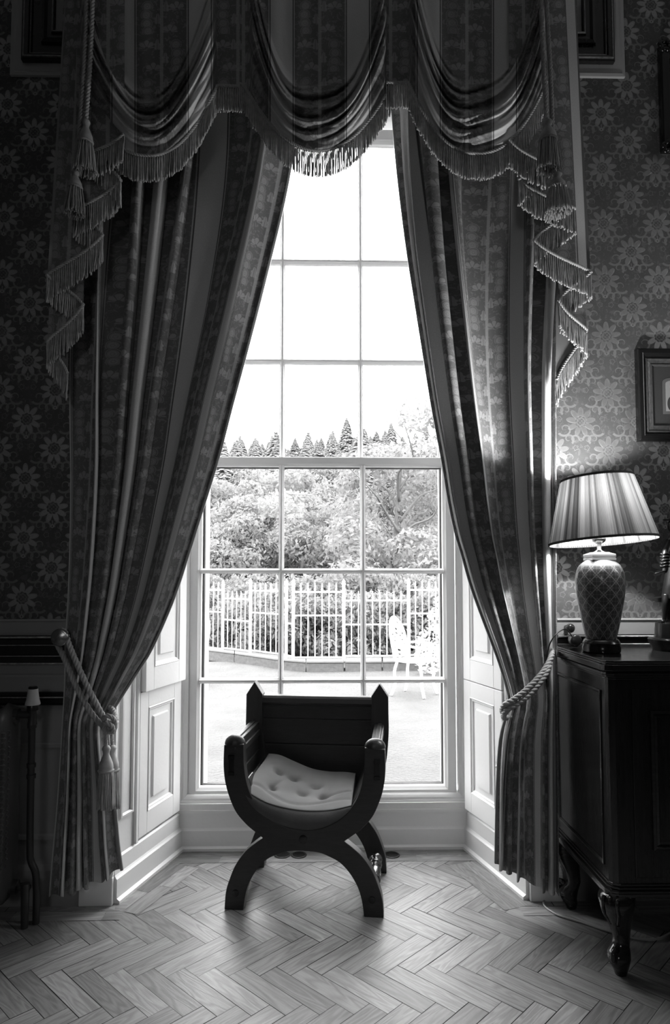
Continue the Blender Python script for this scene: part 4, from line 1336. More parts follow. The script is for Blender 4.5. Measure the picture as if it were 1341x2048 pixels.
for ts, tt in tufts[:5]:
    m = MB(); c = cushion_top(ts, tt); m.sphere(c + Vector((0, 0, 0.001)), 0.0075, 12, 8, (1, 1, 0.55)); m.build('button', M['cushion'], cush, smooth=True)

# ================================================================== THE CABINET AND WHAT STANDS ON IT
CT = 0.98                                   # cabinet top
cx0, cx1 = 0.905, 2.02                      # body
cy0, cy1 = 2.12, 2.612
cab_t = thing('cabinet', 'dark polished sideboard cabinet on cabriole legs against the papered wall', 'cabinet', ((cx0 + cx1) / 2, (cy0 + cy1) / 2, 0))
def rslab(m, x0, x1, y0, y1, z0, z1, c):
    lo = [(x0 + c, y0), (x1 - c, y0), (x1 - c * 0.3, y0 + c * 0.3), (x1, y0 + c), (x1, y1), (x0, y1), (x0, y0 + c), (x0 + c * 0.3, y0 + c * 0.3)]
    m.hexa([(x, y, z0) for x, y in lo], [(x, y, z1) for x, y in lo])
m = MB(); rslab(m, cx0, cx1, cy0, cy1, 0.27, CT - 0.055, 0.022); m.build('body', M['mahogany'], cab_t, bevel=0.002)
m = MB()
for e, z0, z1 in ((0.004, CT - 0.060, CT - 0.052), (0.010, CT - 0.052, CT - 0.045), (0.014, CT - 0.045, CT - 0.036), (0.010, CT - 0.036, CT - 0.031), (0.020, CT - 0.031, CT - 0.012), (0.016, CT - 0.012, CT - 0.006), (0.012, CT - 0.006, CT)):
    rslab(m, cx0 - e, cx1 + e, cy0 - e, cy1 + 0.006, z0, z1, 0.03)
m.build('top', M['mahogany_top'], cab_t, bevel=0.002)
m = MB()
for e, z0, z1 in ((0.006, 0.245, 0.255), (0.016, 0.255, 0.268), (0.018, 0.268, 0.276), (0.010, 0.276, 0.284), (0.004, 0.284, 0.292)):
    rslab(m, cx0 - e, cx1 + e, cy0 - e, cy1 + 0.004, z0, z1, 0.03)
m.build('base_moulding', M['mahogany_top'], cab_t, bevel=0.002)
ff = Fr((0, cy0, 0), (1, 0, 0), (0, 0, 1), (0, -1, 0))
fsid = Fr((cx0, 0, 0), (0, 1, 0), (0, 0, 1), (-1, 0, 0))
xd = XZ(1297, 1500, cy0)[0]; zd0 = XZ(1300, 1700, cy0)[1]; zd1 = XZ(1300, 1498, cy0)[1]
for k, (a0, a1) in enumerate(((0.98, 1.45), (1.475, 1.945))):
    m = MB(); ff.box(m, a0, a1, 0.31, CT - 0.09, -0.004, 0.004); d = m.build('door', M['mahogany'], cab_t, bevel=0.002)
    m = MB(); ff.ring(m, a0 + 0.055, a1 - 0.055, zd0, zd1 + 0.12, [(0, 0.003), (0, 0.012), (0.008, 0.014), (0.014, 0.006), (0.020, 0.010), (0.026, 0.003)], cap=False); m.build('moulding', M['mahogany_top'], d)
    m = MB(); q = ff.p(a1 - 0.03 if k == 0 else a0 + 0.03, 0.62, 0.0); m.tube([q, q + ff.n * 0.012, q + ff.n * 0.016, q + ff.n * 0.026, q + ff.n * 0.03], [0.005, 0.005, 0.012, 0.012, 0.004], 14); m.build('knob', M['brass'], d, smooth=True)
m = MB(); fsid.ring(m, cy0 + 0.05, cy1 - 0.04, 0.33, CT - 0.10, [(0, -0.001), (0, 0.004), (0.006, 0.005), (0.012, 0.001)], cap=False); m.build('side_panel', M['mahogany'], cab_t)
def cab_leg(x, y, sx, sy):
    """cabriole leg: carved knee, thin ankle, scrolled toe; sx, sy point outwards"""
    m = MB(); loops = []
    for dx, dy, z, r in ((0.035, 0.035, 0.262, 0.050), (0.022, 0.022, 0.235, 0.052), (0.024, 0.024, 0.20, 0.046), (0.034, 0.034, 0.165, 0.036), (0.042, 0.042, 0.13, 0.028), (0.046, 0.046, 0.105, 0.024), (0.042, 0.042, 0.088, 0.025), (0.034, 0.034, 0.074, 0.031), (0.029, 0.029, 0.058, 0.034), (0.030, 0.030, 0.040, 0.030), (0.036, 0.036, 0.022, 0.024), (0.038, 0.038, 0.008, 0.019), (0.038, 0.038, 0.0, 0.017)):
        cx, cy = x + dx * -sx, y + dy * -sy
        l = []
        for k in range(20):
            a = 2 * PI * k / 20
            ca, sa = math.cos(a), math.sin(a)
            sq = 1.0 / max(abs(ca), abs(sa)) ** 0.35
            l.append((cx + r * sq * ca, cy + r * sq * sa, z))
        loops.append(l)
    m.loft(loops)
    o = m.build('leg', M['mahogany_top'], cab_t, smooth=True)
    m = MB()
    cc = Vector((x - sx * 0.010, y - sy * 0.010, 0.072))
    ang = math.atan2(sy, sx)
    d = Vector((math.cos(ang), math.sin(ang), 0))
    m.tube(smooth_path([cc + d * (0.016 * math.cos(t)) + Vector((0, 0, 0.016 * math.sin(t))) for t in np.linspace(-1.2, 3.6, 9)], 4), 0.010, 8); m.build('scroll', M['mahogany_top'], o, smooth=True)
    m = MB()
    for q in range(3):
        b0 = Vector((x - sx * 0.02, y - sy * 0.02, 0.0)) + d * (0.058) + Vector((-d.y, d.x, 0)) * (q - 1) * 0.022
        m.tube(smooth_path([b0 + Vector((0, 0, 0.255)) - d * 0.02, b0 + Vector((0, 0, 0.235)) - d * 0.012, b0 + Vector((0, 0, 0.20)) - d * 0.022, b0 + Vector((0, 0, 0.165)) - d * 0.046 - Vector((-d.y, d.x, 0)) * (q - 1) * 0.012], 4), 0.006, 6)
    m.build('carving', M['mahogany_top'], o, smooth=True)
cab_leg(cx0, cy0, -1, -1); cab_leg(cx1, cy0, 1, -1); cab_leg(cx0, cy1, -1, 1); cab_leg(cx1, cy1, 1, 1)

# ---- table lamp
LY = 2.345
lamp_c = P(1203.5, 1290, LY); lx = lamp_c.x
kpx = (P(1200, 1200, LY) - P(1200, 1300, LY)).length / 100
def lz(py): return XZ(1203, py, LY)[1]
lamp = thing('table_lamp', 'porcelain table lamp with lattice vase body and pleated tapered shade', 'lamp', (lx, LY, CT))
zb = CT + 0.0
m = MB(); m.lathe([(34 * kpx, zb), (36.5 * kpx, zb + 0.004), (37 * kpx, zb + 0.018), (35 * kpx, zb + 0.028), (36 * kpx, zb + 0.034), (33 * kpx, zb + 0.044), (30 * kpx, zb + 0.048)], (lx, LY, 0), 40); m.build('base', M['blackwood'], lamp, smooth=True, angle=40)
zv0, zv1 = zb + 0.046, lz(1119)
prof = [(28, 0.0), (31, 0.06), (36, 0.20), (41, 0.36), (45.5, 0.52), (47.5, 0.66), (47.5, 0.76), (45, 0.85), (39.5, 0.92), (32, 0.965), (26, 0.99), (24, 1.0)]
pp = [(q.x, q.y) for q in smooth_path([V3(q) for q in prof], 5)]
NA = 64; pts = []; uvs = []
for r, t in pp:
    z = zv0 + (zv1 - zv0) * t
    pts.append([(lx + r * kpx * math.cos(2 * PI * k / NA), LY + r * kpx * math.sin(2 * PI * k / NA), z) for k in range(NA + 1)])
    uvs.append([(k / NA * 12.0, t * 6.2) for k in range(NA + 1)])
m = MB(); m.quadgrid(pts, uv=uvs); m.build('vase', M['vase'], lamp, smooth=True)
m = MB(); h = 24 * kpx; z0, z1 = lz(1121), lz(1109)
for e, a, b in ((0.0, z0, z0 + (z1 - z0) * 0.42), (-0.0015, z0 + (z1 - z0) * 0.42, z0 + (z1 - z0) * 0.55), (0.0, z0 + (z1 - z0) * 0.55, z1)):
    m.box((lx - h - e, LY - h - e, a), (lx + h + e, LY + h + e, b))
m.hexa([(lx - h, LY - h, z1), (lx + h, LY - h, z1), (lx + h, LY + h, z1), (lx - h, LY + h, z1)], [(lx - h * 0.55, LY - h * 0.55, z1 + 0.008), (lx + h * 0.55, LY - h * 0.55, z1 + 0.008), (lx + h * 0.55, LY + h * 0.55, z1 + 0.008), (lx - h * 0.55, LY + h * 0.55, z1 + 0.008)])
m.build('collar', M['ceramic_plain'], lamp, bevel=0.0012)
m = MB(); m.lathe([(12 * kpx, z1 + 0.007), (11 * kpx, z1 + 0.009), (6 * kpx, z1 + 0.014), (4.2 * kpx, z1 + 0.018), (4.2 * kpx, lz(1088)), (6 * kpx, lz(1087)), (12 * kpx, lz(1083)), (14 * kpx, lz(1078)), (13 * kpx, lz(1075)), (8 * kpx, lz(1070)), (8 * kpx, lz(1055))], (lx, LY, 0), 24); m.build('stem', M['brass'], lamp, smooth=True, angle=40)
# shade, tipped a little to the left
zsb, zst = lz(1084.5), lz(955)
tiltM = Matrix.Rotation(math.radians(-3.2), 3, 'Y') @ Matrix.Rotation(math.radians(-3.5), 3, 'X')
sc_ = Vector((P(1207, 1084, LY).x, LY, zsb))
rb, rt, hs = 104.5 * kpx, 70.0 * kpx, zst - zsb
rr = random.Random(9)
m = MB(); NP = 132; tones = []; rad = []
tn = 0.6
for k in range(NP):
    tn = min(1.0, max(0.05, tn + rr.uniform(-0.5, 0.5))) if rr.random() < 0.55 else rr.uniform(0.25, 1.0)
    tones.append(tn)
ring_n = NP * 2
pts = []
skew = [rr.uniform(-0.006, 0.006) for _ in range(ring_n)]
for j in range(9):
    t = j / 8
    R = rb + (rt - rb) * t
    row = []
    for k in range(ring_n + 1):
        kk = k % ring_n
        a = 2 * PI * kk / ring_n + skew[kk] * (t - 0.5)
        r = R + (0.0016 if kk % 2 else -0.0012)
        row.append(sc_ + tiltM @ Vector((r * math.cos(a), r * math.sin(a), hs * t)))
    pts.append(row)
m.quadgrid(pts)
m.attr = []
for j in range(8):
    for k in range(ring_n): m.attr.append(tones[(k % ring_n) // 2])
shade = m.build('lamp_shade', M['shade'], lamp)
for R, z in ((rb + 0.001, 0.004), (rt + 0.001, hs - 0.003)):
    m = MB(); loops = []
    for k in range(65):
        a = 2 * PI * k / 64
        loops.append([sc_ + tiltM @ Vector(((R + e) * math.cos(a), (R + e) * math.sin(a), z + dz)) for e, dz in ((-0.002, -0.004), (0.002, -0.004), (0.002, 0.004), (-0.002, 0.004))])
    m.loft(loops, cap=False)
    m.build('trim', M['shade_rim'], shade)
m = MB()
top_c = sc_ + tiltM @ Vector((0, 0, hs - 0.02))
for k in range(3):
    a = 2 * PI * k / 3 + 0.5
    m.tube([top_c, sc_ + tiltM @ Vector((rt * 0.985 * math.cos(a), rt * 0.985 * math.sin(a), hs - 0.012))], 0.0015, 6)
m.tube([top_c, Vector((lx, LY, lz(1055)))], 0.0015, 6)
m.build('shade_carrier', M['brass'], shade)
mb_, T, b = newmat('bulb_glass', 0.9, 0.3)
b.inputs['Emission Color'].default_value = (1, 1, 1, 1); b.inputs['Emission Strength'].default_value = 6.0
bz = lz(1018)
m = MB(); m.sphere((lx, LY, bz), 0.024, 16, 12, (1, 1, 1.2)); m.build('bulb', mb_, lamp, smooth=True)
l = bpy.data.lights.new('lamp_light', 'POINT'); l.energy = LAMP_POWER; l.shadow_soft_size = 0.028
lo = bpy.data.objects.new('lamp_light', l); COL.objects.link(lo); lo.location = (0, 0, bz + 0.032 - CT); lo.parent = lamp

# ---- flex and plug, right holdback
t = thing('plug', 'round black plug with a thin curving flex lying beside the lamp foot', 'plug', P(1150, 1284, 2.53))
p = P(1151, 1267, 2.53); Mx = Matrix.Rotation(PI / 2, 3, 'X')
rp = max(0.0215, p.z - CT)
m = MB(); m.lathe([(0.001, 0.014), (0.018, 0.013), (0.0215, 0.009), (0.0225, 0.0), (0.0215, -0.018), (0.014, -0.03), (0.01, -0.04)], (p.x, p.y, CT + 0.0235), 28, M=Mx); m.build('body', M['black'], t, smooth=True, angle=50)
m = MB(); m.tube(smooth_path([(p.x - 0.01, p.y, CT + 0.034), P(1134, 1259, 2.51), P(1118, 1264, 2.49), P(1105, 1279, 2.48), P(1097, 1300, 2.49), P(1094, 1330, 2.50), P(1094, 1380, 2.52)], 8), 0.0024, 8); m.build('flex', M['black'], t, smooth=True)
t = thing('curtain_holdback', 'dark wooden holdback knob on the wall behind the black plug', 'holdback', P(1141, 1254, 2.60))
p = P(1140, 1256, 2.60)
m = MB(); m.lathe([(0.001, 0.02), (0.012, 0.018), (0.018, 0.01), (0.017, 0.0), (0.010, -0.008), (0.008, -0.05), (0.014, -0.058)], p, 24, M=Mx); m.build('knob', M['mahogany'], t, smooth=True, angle=50)
t = thing('floor_cable', 'pale cable looping over the parquet under the dark cabinet', 'cable', PZ(1090, 1810))
m = MB(); m.tube(smooth_path([PZ(x, y, 0.005) for x, y in ((1120, 1795), (1100, 1797), (1088, 1803), (1091, 1813), (1104, 1823), (1122, 1832), (1165, 1845), (1215, 1862), (1262, 1875), (1309, 1879), (1338, 1867), (1365, 1850), (1420, 1838))], 8), 0.0036, 8); m.build('flex', M['cable'], t, smooth=True)

# ---- bronze figurine cut by the edge of the picture
SY = 2.40
sxc = P(1344, 1290, SY).x
def sz(py): return XZ(1340, py, SY)[1]
fig = thing('figurine', 'dark bronze figurine on a stepped round plinth at the right edge of the cabinet', 'figurine', (sxc, SY, CT))
ks = (P(1200, 1200, SY) - P(1200, 1300, SY)).length / 100
m = MB(); m.lathe([(35 * ks, CT), (37 * ks, CT + 0.012), (43 * ks, CT + 0.03), (44 * ks, CT + 0.040), (41 * ks, CT + 0.044), (31 * ks, CT + 0.046), (31 * ks, CT + 0.05), (30.5 * ks, CT + 0.075), (29 * ks, sz(1246)), (24 * ks, sz(1243))], (sxc, SY, 0), 44); m.build('plinth', M['blackwood'], fig, smooth=True, angle=35)
m = MB()
z0 = sz(1244)
def fp(px, py, dy=0.0): return P(px, py, SY + dy)
# legs, trunk, arm as one tapering body
for lx_, dy in ((1330, -0.012), (1338, 0.012)):
    m.tube(smooth_path([fp(lx_ - 4, 1243, dy - 0.012), fp(lx_ - 1, 1241, dy), fp(lx_, 1230, dy), fp(lx_ + 1, 1218, dy), fp(lx_ + 2, 1205, dy), fp(lx_ + 4, 1190, dy * 0.6)], 4), list(np.interp(np.linspace(0, 1, 21), [0, 0.15, 0.4, 0.6, 1], [0.006, 0.006, 0.008, 0.011, 0.016])), 10)
m.tube(smooth_path([fp(1341, 1200), fp(1345, 1180), fp(1348, 1150), fp(1350, 1115), fp(1350, 1090), fp(1349, 1076), fp(1348, 1066)], 5), list(np.interp(np.linspace(0, 1, 31), [0, 0.2, 0.45, 0.7, 0.85, 0.93, 1], [0.030, 0.032, 0.024, 0.034, 0.024, 0.012, 0.012])), 16)
m.sphere(fp(1348, 1052), 0.024, 16, 12, (0.85, 0.95, 1.1))
m.tube(smooth_path([fp(1342, 1086, -0.01), fp(1334, 1102, -0.03), fp(1331, 1120, -0.04), fp(1331, 1138, -0.05), fp(1329, 1144, -0.052)], 5), list(np.interp(np.linspace(0, 1, 21), [0, 0.4, 0.8, 1], [0.016, 0.013, 0.010, 0.008])), 12)
m.build('body', M['bronze'], fig, smooth=True)
m = MB()
for k in range(5):
    q = fp(1331.5 - 0.4 * k, 1108 + 6 * k, -0.036 - 0.003 * k)
    m.tube([q + Vector((math.cos(a) * (0.013 + 0.0015 * math.sin(5 * a + k)), math.sin(a) * (0.013 + 0.0015 * math.sin(5 * a + k)), 0.002 * math.sin(3 * a))) for a in np.linspace(0, 2 * PI, 25)], 0.0032, 6)
m.build('frilled_sleeve', M['bronze'], fig, smooth=True)
m = MB(); m.tube([fp(1311, 1147, -0.056), fp(1334, 1141, -0.050)], [0.0016, 0.003], 8); m.build('rod', M['bronze'], fig, smooth=True)
m = MB()
cl = [[fp(1341, 1196 + 0, 0.03), fp(1326, 1195, 0.0), fp(1310, 1197, -0.01), fp(1304, 1200, -0.012)], [fp(1341, 1206, 0.03), fp(1326, 1205, -0.004), fp(1312, 1203, -0.014), fp(1304, 1200.5, -0.012)]]
m.loft([[cl[0][k], cl[1][k], cl[1][k] + Vector((0, 0.02, 0.004)), cl[0][k] + Vector((0, 0.02, 0.004))] for k in range(4)]); m.build('coat_tail', M['bronze'], fig, smooth=True, angle=50)
m = MB(); m.lathe([(0.034, 0.0), (0.036, 0.003), (0.022, 0.007), (0.020, 0.022), (0.012, 0.028), (0.001, 0.029)], fp(1348, 1040), 20); m.build('hat', M['bronze'], fig, smooth=True)

# ---- pictures on the right
x0, z1 = XZ(1276, 695, YW - 0.03); _, z0 = XZ(1276, 881, YW - 0.03)
x1 = x0 + 0.30
pic = thing('framed_picture', 'small dark framed picture with arched grey print above the lamp', 'picture', fw.p((x0 + x1) / 2, z0, 0.0))
f5 = Fr(fw.p(0, 0, 0.001), fw.a, fw.b, fw.n)
m = MB(); f5.ring(m, x0, x1, z0, z1, [(0, 0), (0, 0.022), (0.006, 0.03), (0.022, 0.03), (0.030, 0.020), (0.034, 0.010), (0.034, 0.0)], cap=False); m.build('outer_frame', M['blackwood'], pic, bevel=0.002)
m = MB(); f5.ring(m, x0 + 0.034, x1 - 0.034, z0 + 0.034, z1 - 0.034, [(0, 0.0), (0, 0.012), (0.008, 0.018), (0.013, 0.012), (0.024, 0.010), (0.030, 0.014), (0.035, 0.008), (0.037, 0.001)], cap=False); m.build('inner_frame', simple('bronzed_slip', 0.06, 0.4, 0.5, 0.4, var=0.6, scale=90, bmp=0.002, bscale=140), pic)
m = MB(); f5.box(m, x0 + 0.06, x1 - 0.06, z0 + 0.06, z1 - 0.06, 0.0, 0.003); m.build('mat_board', M['matboard'], pic)
xm = (x0 + x1) / 2; az0, az1 = XZ(1331, 823, YW)[1], XZ(1331, 762, YW)[1]; aw = xm - XZ(1331, 800, YW)[0]
def arch(e, d0, d1):
    hw = aw + e; top = az1 + e
    pts = [(xm - hw, az0 - e), (xm + hw, az0 - e)] + [(xm + hw * math.cos(t), top - hw * 0.45 + hw * 0.45 * math.sin(t)) for t in np.linspace(0, PI, 17)]
    m = MB(); f5.prism(m, pts, d0, d1); return m
arch(0.012, 0.003, 0.005).build('slip', simple('slip_board', 0.07, 0.6), pic)
arch(0.0, 0.005, 0.0065).build('print', M['print'], pic)
m = MB(); f5.prism(m, [(xm - aw * 0.3 + aw * 0.5 * math.cos(t), az0 + 0.03 + 0.028 * math.sin(t)) for t in np.linspace(0, 2 * PI, 25)[:-1]], 0.0065, 0.007); m.build('print_shape', M['matboard'], pic)
x0, z1 = XZ(1322, 86, YW - 0.03); _, z0 = XZ(1322, 299, YW - 0.03)
pic = thing('carved_frame', 'black carved picture frame cut off by the top right picture edge', 'picture', fw.p(x0 + 0.2, z0, 0.0))
x1 = x0 + 0.40
m = MB(); f5.ring(m, x0, x1, z0, z1, [(0, 0), (0, 0.018), (0.010, 0.03), (0.035, 0.03), (0.045, 0.015), (0.06, 0.02), (0.066, 0.004)], cap=True); m.build('frame', M['blackwood'], pic, bevel=0.004)
for a, b in ((x0 + 0.02, z1 - 0.01), (x0 + 0.02, z0 + 0.012), (x0 + 0.10, z1 - 0.012)):
    m = MB(); c = f5.p(a, b, 0.03)
    lp = []
    for k in range(25):
        t_ = 2 * PI * k / 24; r = 0.020 + 0.006 * math.sin(5 * t_)
        lp.append(c + f5.a * (r * math.cos(t_)) + f5.b * (r * math.sin(t_)))
    m.tube(lp, 0.009, 8, cap=False); m.build('carving', M['blackwood'], pic, smooth=True)
for k in range(10):
    m = MB(); q = f5.p(x0 + 0.052, z0 + 0.06 + (z1 - z0 - 0.12) * k / 9, 0.019); m.sphere(q, 0.008, 10, 6, (0.8, 0.6, 1.6)); m.build('bead', M['blackwood'], pic, smooth=True)

# ---- radiator with its valve and pipe at the left edge
RYD = 2.50
rad = thing('radiator', 'old dark column radiator cut off by the left edge of the picture', 'radiator', P(0, 1790, RYD))
kr = (P(0, 1400, RYD) - P(0, 1500, RYD)).length / 100
ztop, zbot = P(10, 1406, RYD).z, 0.07
for i in range(4):
    xc = P(14, 1500, RYD).x - i * 0.062
    m = MB(); loops = []
    for k in range(29):
        t = k / 28
        z = zbot + (ztop - zbot) * t
        e = min(1.0, math.sqrt(max(0.0, 1 - (max(0, abs(t - 0.5) * 2 - 0.86) / 0.14) ** 2))) * 0.97 + 0.03
        loops.append([(xc + 0.028 * e * math.cos(a) * (abs(math.cos(a)) ** -0.3 if abs(math.cos(a)) > 0.3 else 1.3), RYD + 0.085 * e * math.sin(a), z) for a in np.linspace(0, 2 * PI, 21)[:-1]])
    m.loft(loops); s = m.build('section', M['iron'], rad, smooth=True)
    m = MB()
    for q in range(26):
        z = zbot + 0.15 + (ztop - zbot - 0.25) * q / 25
        for sg in (-1, 1):
            for yy in (-0.075, -0.04):
                m.tube(smooth_path([(xc + sg * 0.006, RYD + yy - 0.012, z), (xc + sg * 0.020, RYD + yy - 0.009, z + 0.012), (xc + sg * 0.029, RYD + yy, z + 0.006), (xc + sg * 0.024, RYD + yy - 0.006, z - 0.006)], 3), 0.0022, 5)
    m.build('ornament', M['iron'], s, smooth=True)
for z in (ztop - 0.055, zbot + 0.06):
    m = MB(); m.tube([(P(14, 1500, RYD).x - 0.21, RYD, z), (P(14, 1500, RYD).x + 0.036, RYD, z)], 0.022, 16)
    m.build('hub', M['iron'], rad, smooth=True, angle=40)
zv = P(66, 1429, RYD).z
vx = P(65, 1430, RYD).x
valve = thing('radiator_valve', 'radiator valve with white conical thermostatic head on a dark pipe', 'valve', (vx, RYD, 0.0))
m = MB(); m.tube([(P(14, 1500, RYD).x + 0.030, RYD, zv), (P(28, 1430, RYD).x, RYD, zv), (P(29, 1430, RYD).x, RYD, zv), (P(38, 1430, RYD).x, RYD, zv), (P(39, 1430, RYD).x, RYD, zv), (vx, RYD, zv)], [0.016, 0.016, 0.022, 0.022, 0.014, 0.014], 12)
m.tube([(vx, RYD, zv - 0.035), (vx, RYD, zv - 0.02), (vx, RYD, zv + 0.03)], [0.018, 0.015, 0.014], 14)
m.build('body', M['pipe'], valve, smooth=True, angle=40)
m = MB(); zc0, zc1 = P(66, 1408, RYD).z, P(66, 1377, RYD).z
m.lathe([(0.020, zc0 - 0.022), (0.020, zc0 - 0.004), (0.0195, zc0 - 0.003)], (vx, RYD, 0), 24); m.build('collar', M['black'], valve, smooth=True, angle=40)
m = MB(); m.lathe([(0.026, zc0 - 0.002), (0.0265, zc0 + 0.002), (0.022, zc0 + 0.018), (0.019, zc0 + 0.04), (0.0175, zc1 - 0.002), (0.015, zc1)], (vx, RYD, 0), 28); h = m.build('thermostat_head', M['plastic'], valve, smooth=True, angle=40)
m = MB(); m.lathe([(0.0165, zc1 - 0.001), (0.0165, zc1 + 0.005), (0.013, zc1 + 0.008)], (vx, RYD, 0), 24); m.build('cap', M['black'], h, smooth=True, angle=40)
m = MB(); pb = [(vx, RYD, zv - 0.03), (P(64, 1460, RYD).x, RYD, P(64, 1460, RYD).z), P(61, 1600, RYD), P(60, 1700, RYD), P(62, 1722, RYD), P(71, 1745, RYD), P(73, 1775, RYD), P(73, 1800, RYD)]
pb = smooth_path(pb, 6)
pb = [p for p in pb if p.z > 0.004] + [Vector((pb[-1].x, RYD, 0.002))]
m.tube(pb, 0.0125, 12)
for py in (1452, 1531, 1553):
    q = P(64 if py < 1500 else 62.5, py, RYD); m.tube([q + Vector((0, 0, 0.008)), q - Vector((0, 0, 0.006))], 0.0165, 14)
m.build('pipe', M['pipe'], valve, smooth=True, angle=40)
zq = P(60, 1768, RYD).z
m = MB(); m.tube([(P(14, 1500, RYD).x + 0.03, RYD, zbot + 0.06), (P(24, 1768, RYD).x, RYD, zbot + 0.06), (P(26, 1768, RYD).x, RYD, zbot + 0.06), (P(36, 1768, RYD).x, RYD, zbot + 0.06), (P(38, 1768, RYD).x, RYD, zbot + 0.06), (P(56, 1768, RYD).x, RYD, zbot + 0.06)], [0.016, 0.016, 0.024, 0.024, 0.014, 0.014], 12)
m.tube([(P(58, 1768, RYD).x, RYD - 0.03, zbot + 0.085), (P(58, 1768, RYD).x, RYD - 0.03, zbot + 0.0), (P(58, 1768, RYD).x, RYD - 0.03, 0.002)], [0.015, 0.014, 0.012], 14)
m.tube([(P(58, 1768, RYD).x, RYD - 0.03, zbot + 0.06), (P(56, 1768, RYD).x, RYD, zbot + 0.06)], 0.012, 10)
m.build('lower_union', M['pipe'], valve, smooth=True, angle=40)
# ================================================================== THE GARDEN
GZ = -0.33
m = MB()
gp = []
for j in range(41):
    y = YB + 0.14 + (12.4 - YB - 0.14) * (j / 40)
    gp.append([(-9 + 18 * i / 40, y, GZ + 0.012 * math.sin(i * 0.9 + j) * math.sin(j * 0.7) - 0.02 * math.exp(-j)) for i in range(41)])
m.quadgrid(gp); struct('lawn', m, M['lawn'], smooth=True)
m = MB()
hp = []
def hill_z(x, y):
    t = max(0.0, (y - 17) / 78)
    return -0.4 + 15.5 * t ** 1.15 - 0.045 * x * t * -1.0 + 0.5 * math.sin(x * 0.11 + y * 0.07)* t
for j in range(46):
    y = 12.3 + 95 * (j / 45) ** 1.5
    hp.append([(-75 + 150 * i / 40, y, hill_z(-75 + 150 * i / 40, y)) for i in range(41)])
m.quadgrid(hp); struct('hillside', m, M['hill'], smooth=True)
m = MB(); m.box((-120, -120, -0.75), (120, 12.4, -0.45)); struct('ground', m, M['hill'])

def fy(px):
    return 11.35 if px >= 587 else 11.35 + (587 - px) * 0.0105
# kerb stones under the railing
kerbs = [((398, 470), 'long kerb stone at the left end below the railing'), ((470, 560), 'kerb stone left of the small gap where the railing turns'), ((562, 613), 'short kerb stone just right of the turn in the railing'), ((613, 689), 'kerb stone below the tall middle railing panel'), ((691, 765), 'kerb stone behind the back of the white garden chair'), ((766, 900), 'kerb stone behind the white garden chair at the right')]
for (xa, xb), lab in kerbs:
    t = thing('kerb_stone', lab, 'kerb stone', P((xa + xb) / 2, 1345, fy((xa + xb) / 2) - 0.25), 'kerb stones along the lawn')
    def q(px, dy, z): 
        p = P(px, 1300, fy(px) + dy); return Vector((p.x, p.y, z))
    zt = -0.19
    m = MB(); m.hexa([q(xa, -0.25, GZ - 0.05), q(xb - 1, -0.25, GZ - 0.05), q(xb - 1, 0.2, GZ - 0.05), q(xa, 0.2, GZ - 0.05)], [q(xa, -0.25, zt), q(xb - 1, -0.25, zt), q(xb - 1, 0.2, zt), q(xa, 0.2, zt)]); m.build('block', M['stone'], t, bevel=0.02)
    m = MB(); m.hexa([q(xa, -0.27, zt), q(xb - 1, -0.27, zt), q(xb - 1, 0.2, zt), q(xa, 0.2, zt)], [q(xa, -0.26, zt + 0.035), q(xb - 1, -0.26, zt + 0.035), q(xb - 1, 0.2, zt + 0.035), q(xa, 0.2, zt + 0.035)]); m.build('coping', M['stone_top'], t, bevel=0.01)

def railing(label, x0, x1, fin, top, mid, bot, pk, posts):
    t = thing('railing_panel', label, 'railing', P((x0 + x1) / 2, bot, fy((x0 + x1) / 2)), 'white iron railing panels')
    # each level is a world height, found at the middle of the panel so bars stay level
    xm = (x0 + x1) / 2
    zf, zt, zm_, zb_ = [P(xm, y, fy(xm)).z for y in (fin, top, mid, bot)]
    def g(px, z):
        p = P(px, 1240, fy(px)); return Vector((p.x, p.y, z))
    for z, r in ((zt, 0.015), (zm_, 0.014), (zb_, 0.016)):
        m = MB(); m.tube([g(x0, z), g(x1, z)], r, 4); m.build('rail', M['white_iron'], t)
    for px in pk:
        m = MB(); b = g(px, 0)
        m.tube([(b.x, b.y, zb_), (b.x, b.y, zt + 0.02)], 0.0085, 6)
        m.lathe([(0.012, zt + 0.015), (0.019, zt + 0.05), (0.009, zt + 0.08), (0.014, zt + 0.095), (0.004, zf)], (b.x, b.y, 0), 8); m.build('picket', M['white_iron'], t, smooth=True, angle=50)
    for px, pt in posts:
        m = MB(); b = g(px, 0); zp = P(px, pt, fy(px)).z
        m.box((b.x - 0.025, b.y - 0.025, zb_ - 0.07), (b.x + 0.025, b.y + 0.025, zp - 0.10)); m.lathe([(0.03, zp - 0.10), (0.04, zp - 0.085), (0.022, zp - 0.06), (0.03, zp - 0.045), (0.004, zp)], (b.x, b.y, 0), 10); m.build('post', M['white_iron'], t)
def pk(z0, z1, n): return [380 + (z0 + (z1 - z0) * i / (n - 1)) * 0.4027 for i in range(n)]
railing('tall white railing panel at the far left', 392, 446, 1164, 1180, 1223, 1295, pk(45, 140, 5), [(446, 1160)])
railing('low white railing panel between two tall ones on the left', 447, 501, 1182, 1198, 1241, 1299, pk(188, 275, 5), [(501, 1157)])
railing('tall white railing panel just left of the turn', 502, 571, 1166, 1182, 1227, 1305, pk(323, 455, 6), [(573, 1158)])
railing('narrow white railing piece at the turn', 574, 586, 1182, 1200, 1247, 1312, [], [(587, 1158)])
railing('tall white railing panel in the middle', 588, 688, 1166, 1184, 1231, 1315, pk(552, 727, 6), [(688, 1158)])
railing('low white railing panel right of the middle one', 689, 817, 1182, 1201, 1249, 1312, pk(803, 1050, 8), [(818, 1156)])
railing('tall white railing panel at the right behind the garden chair', 819, 905, 1162, 1180, 1227, 1310, pk(1122, 1290, 6), [])

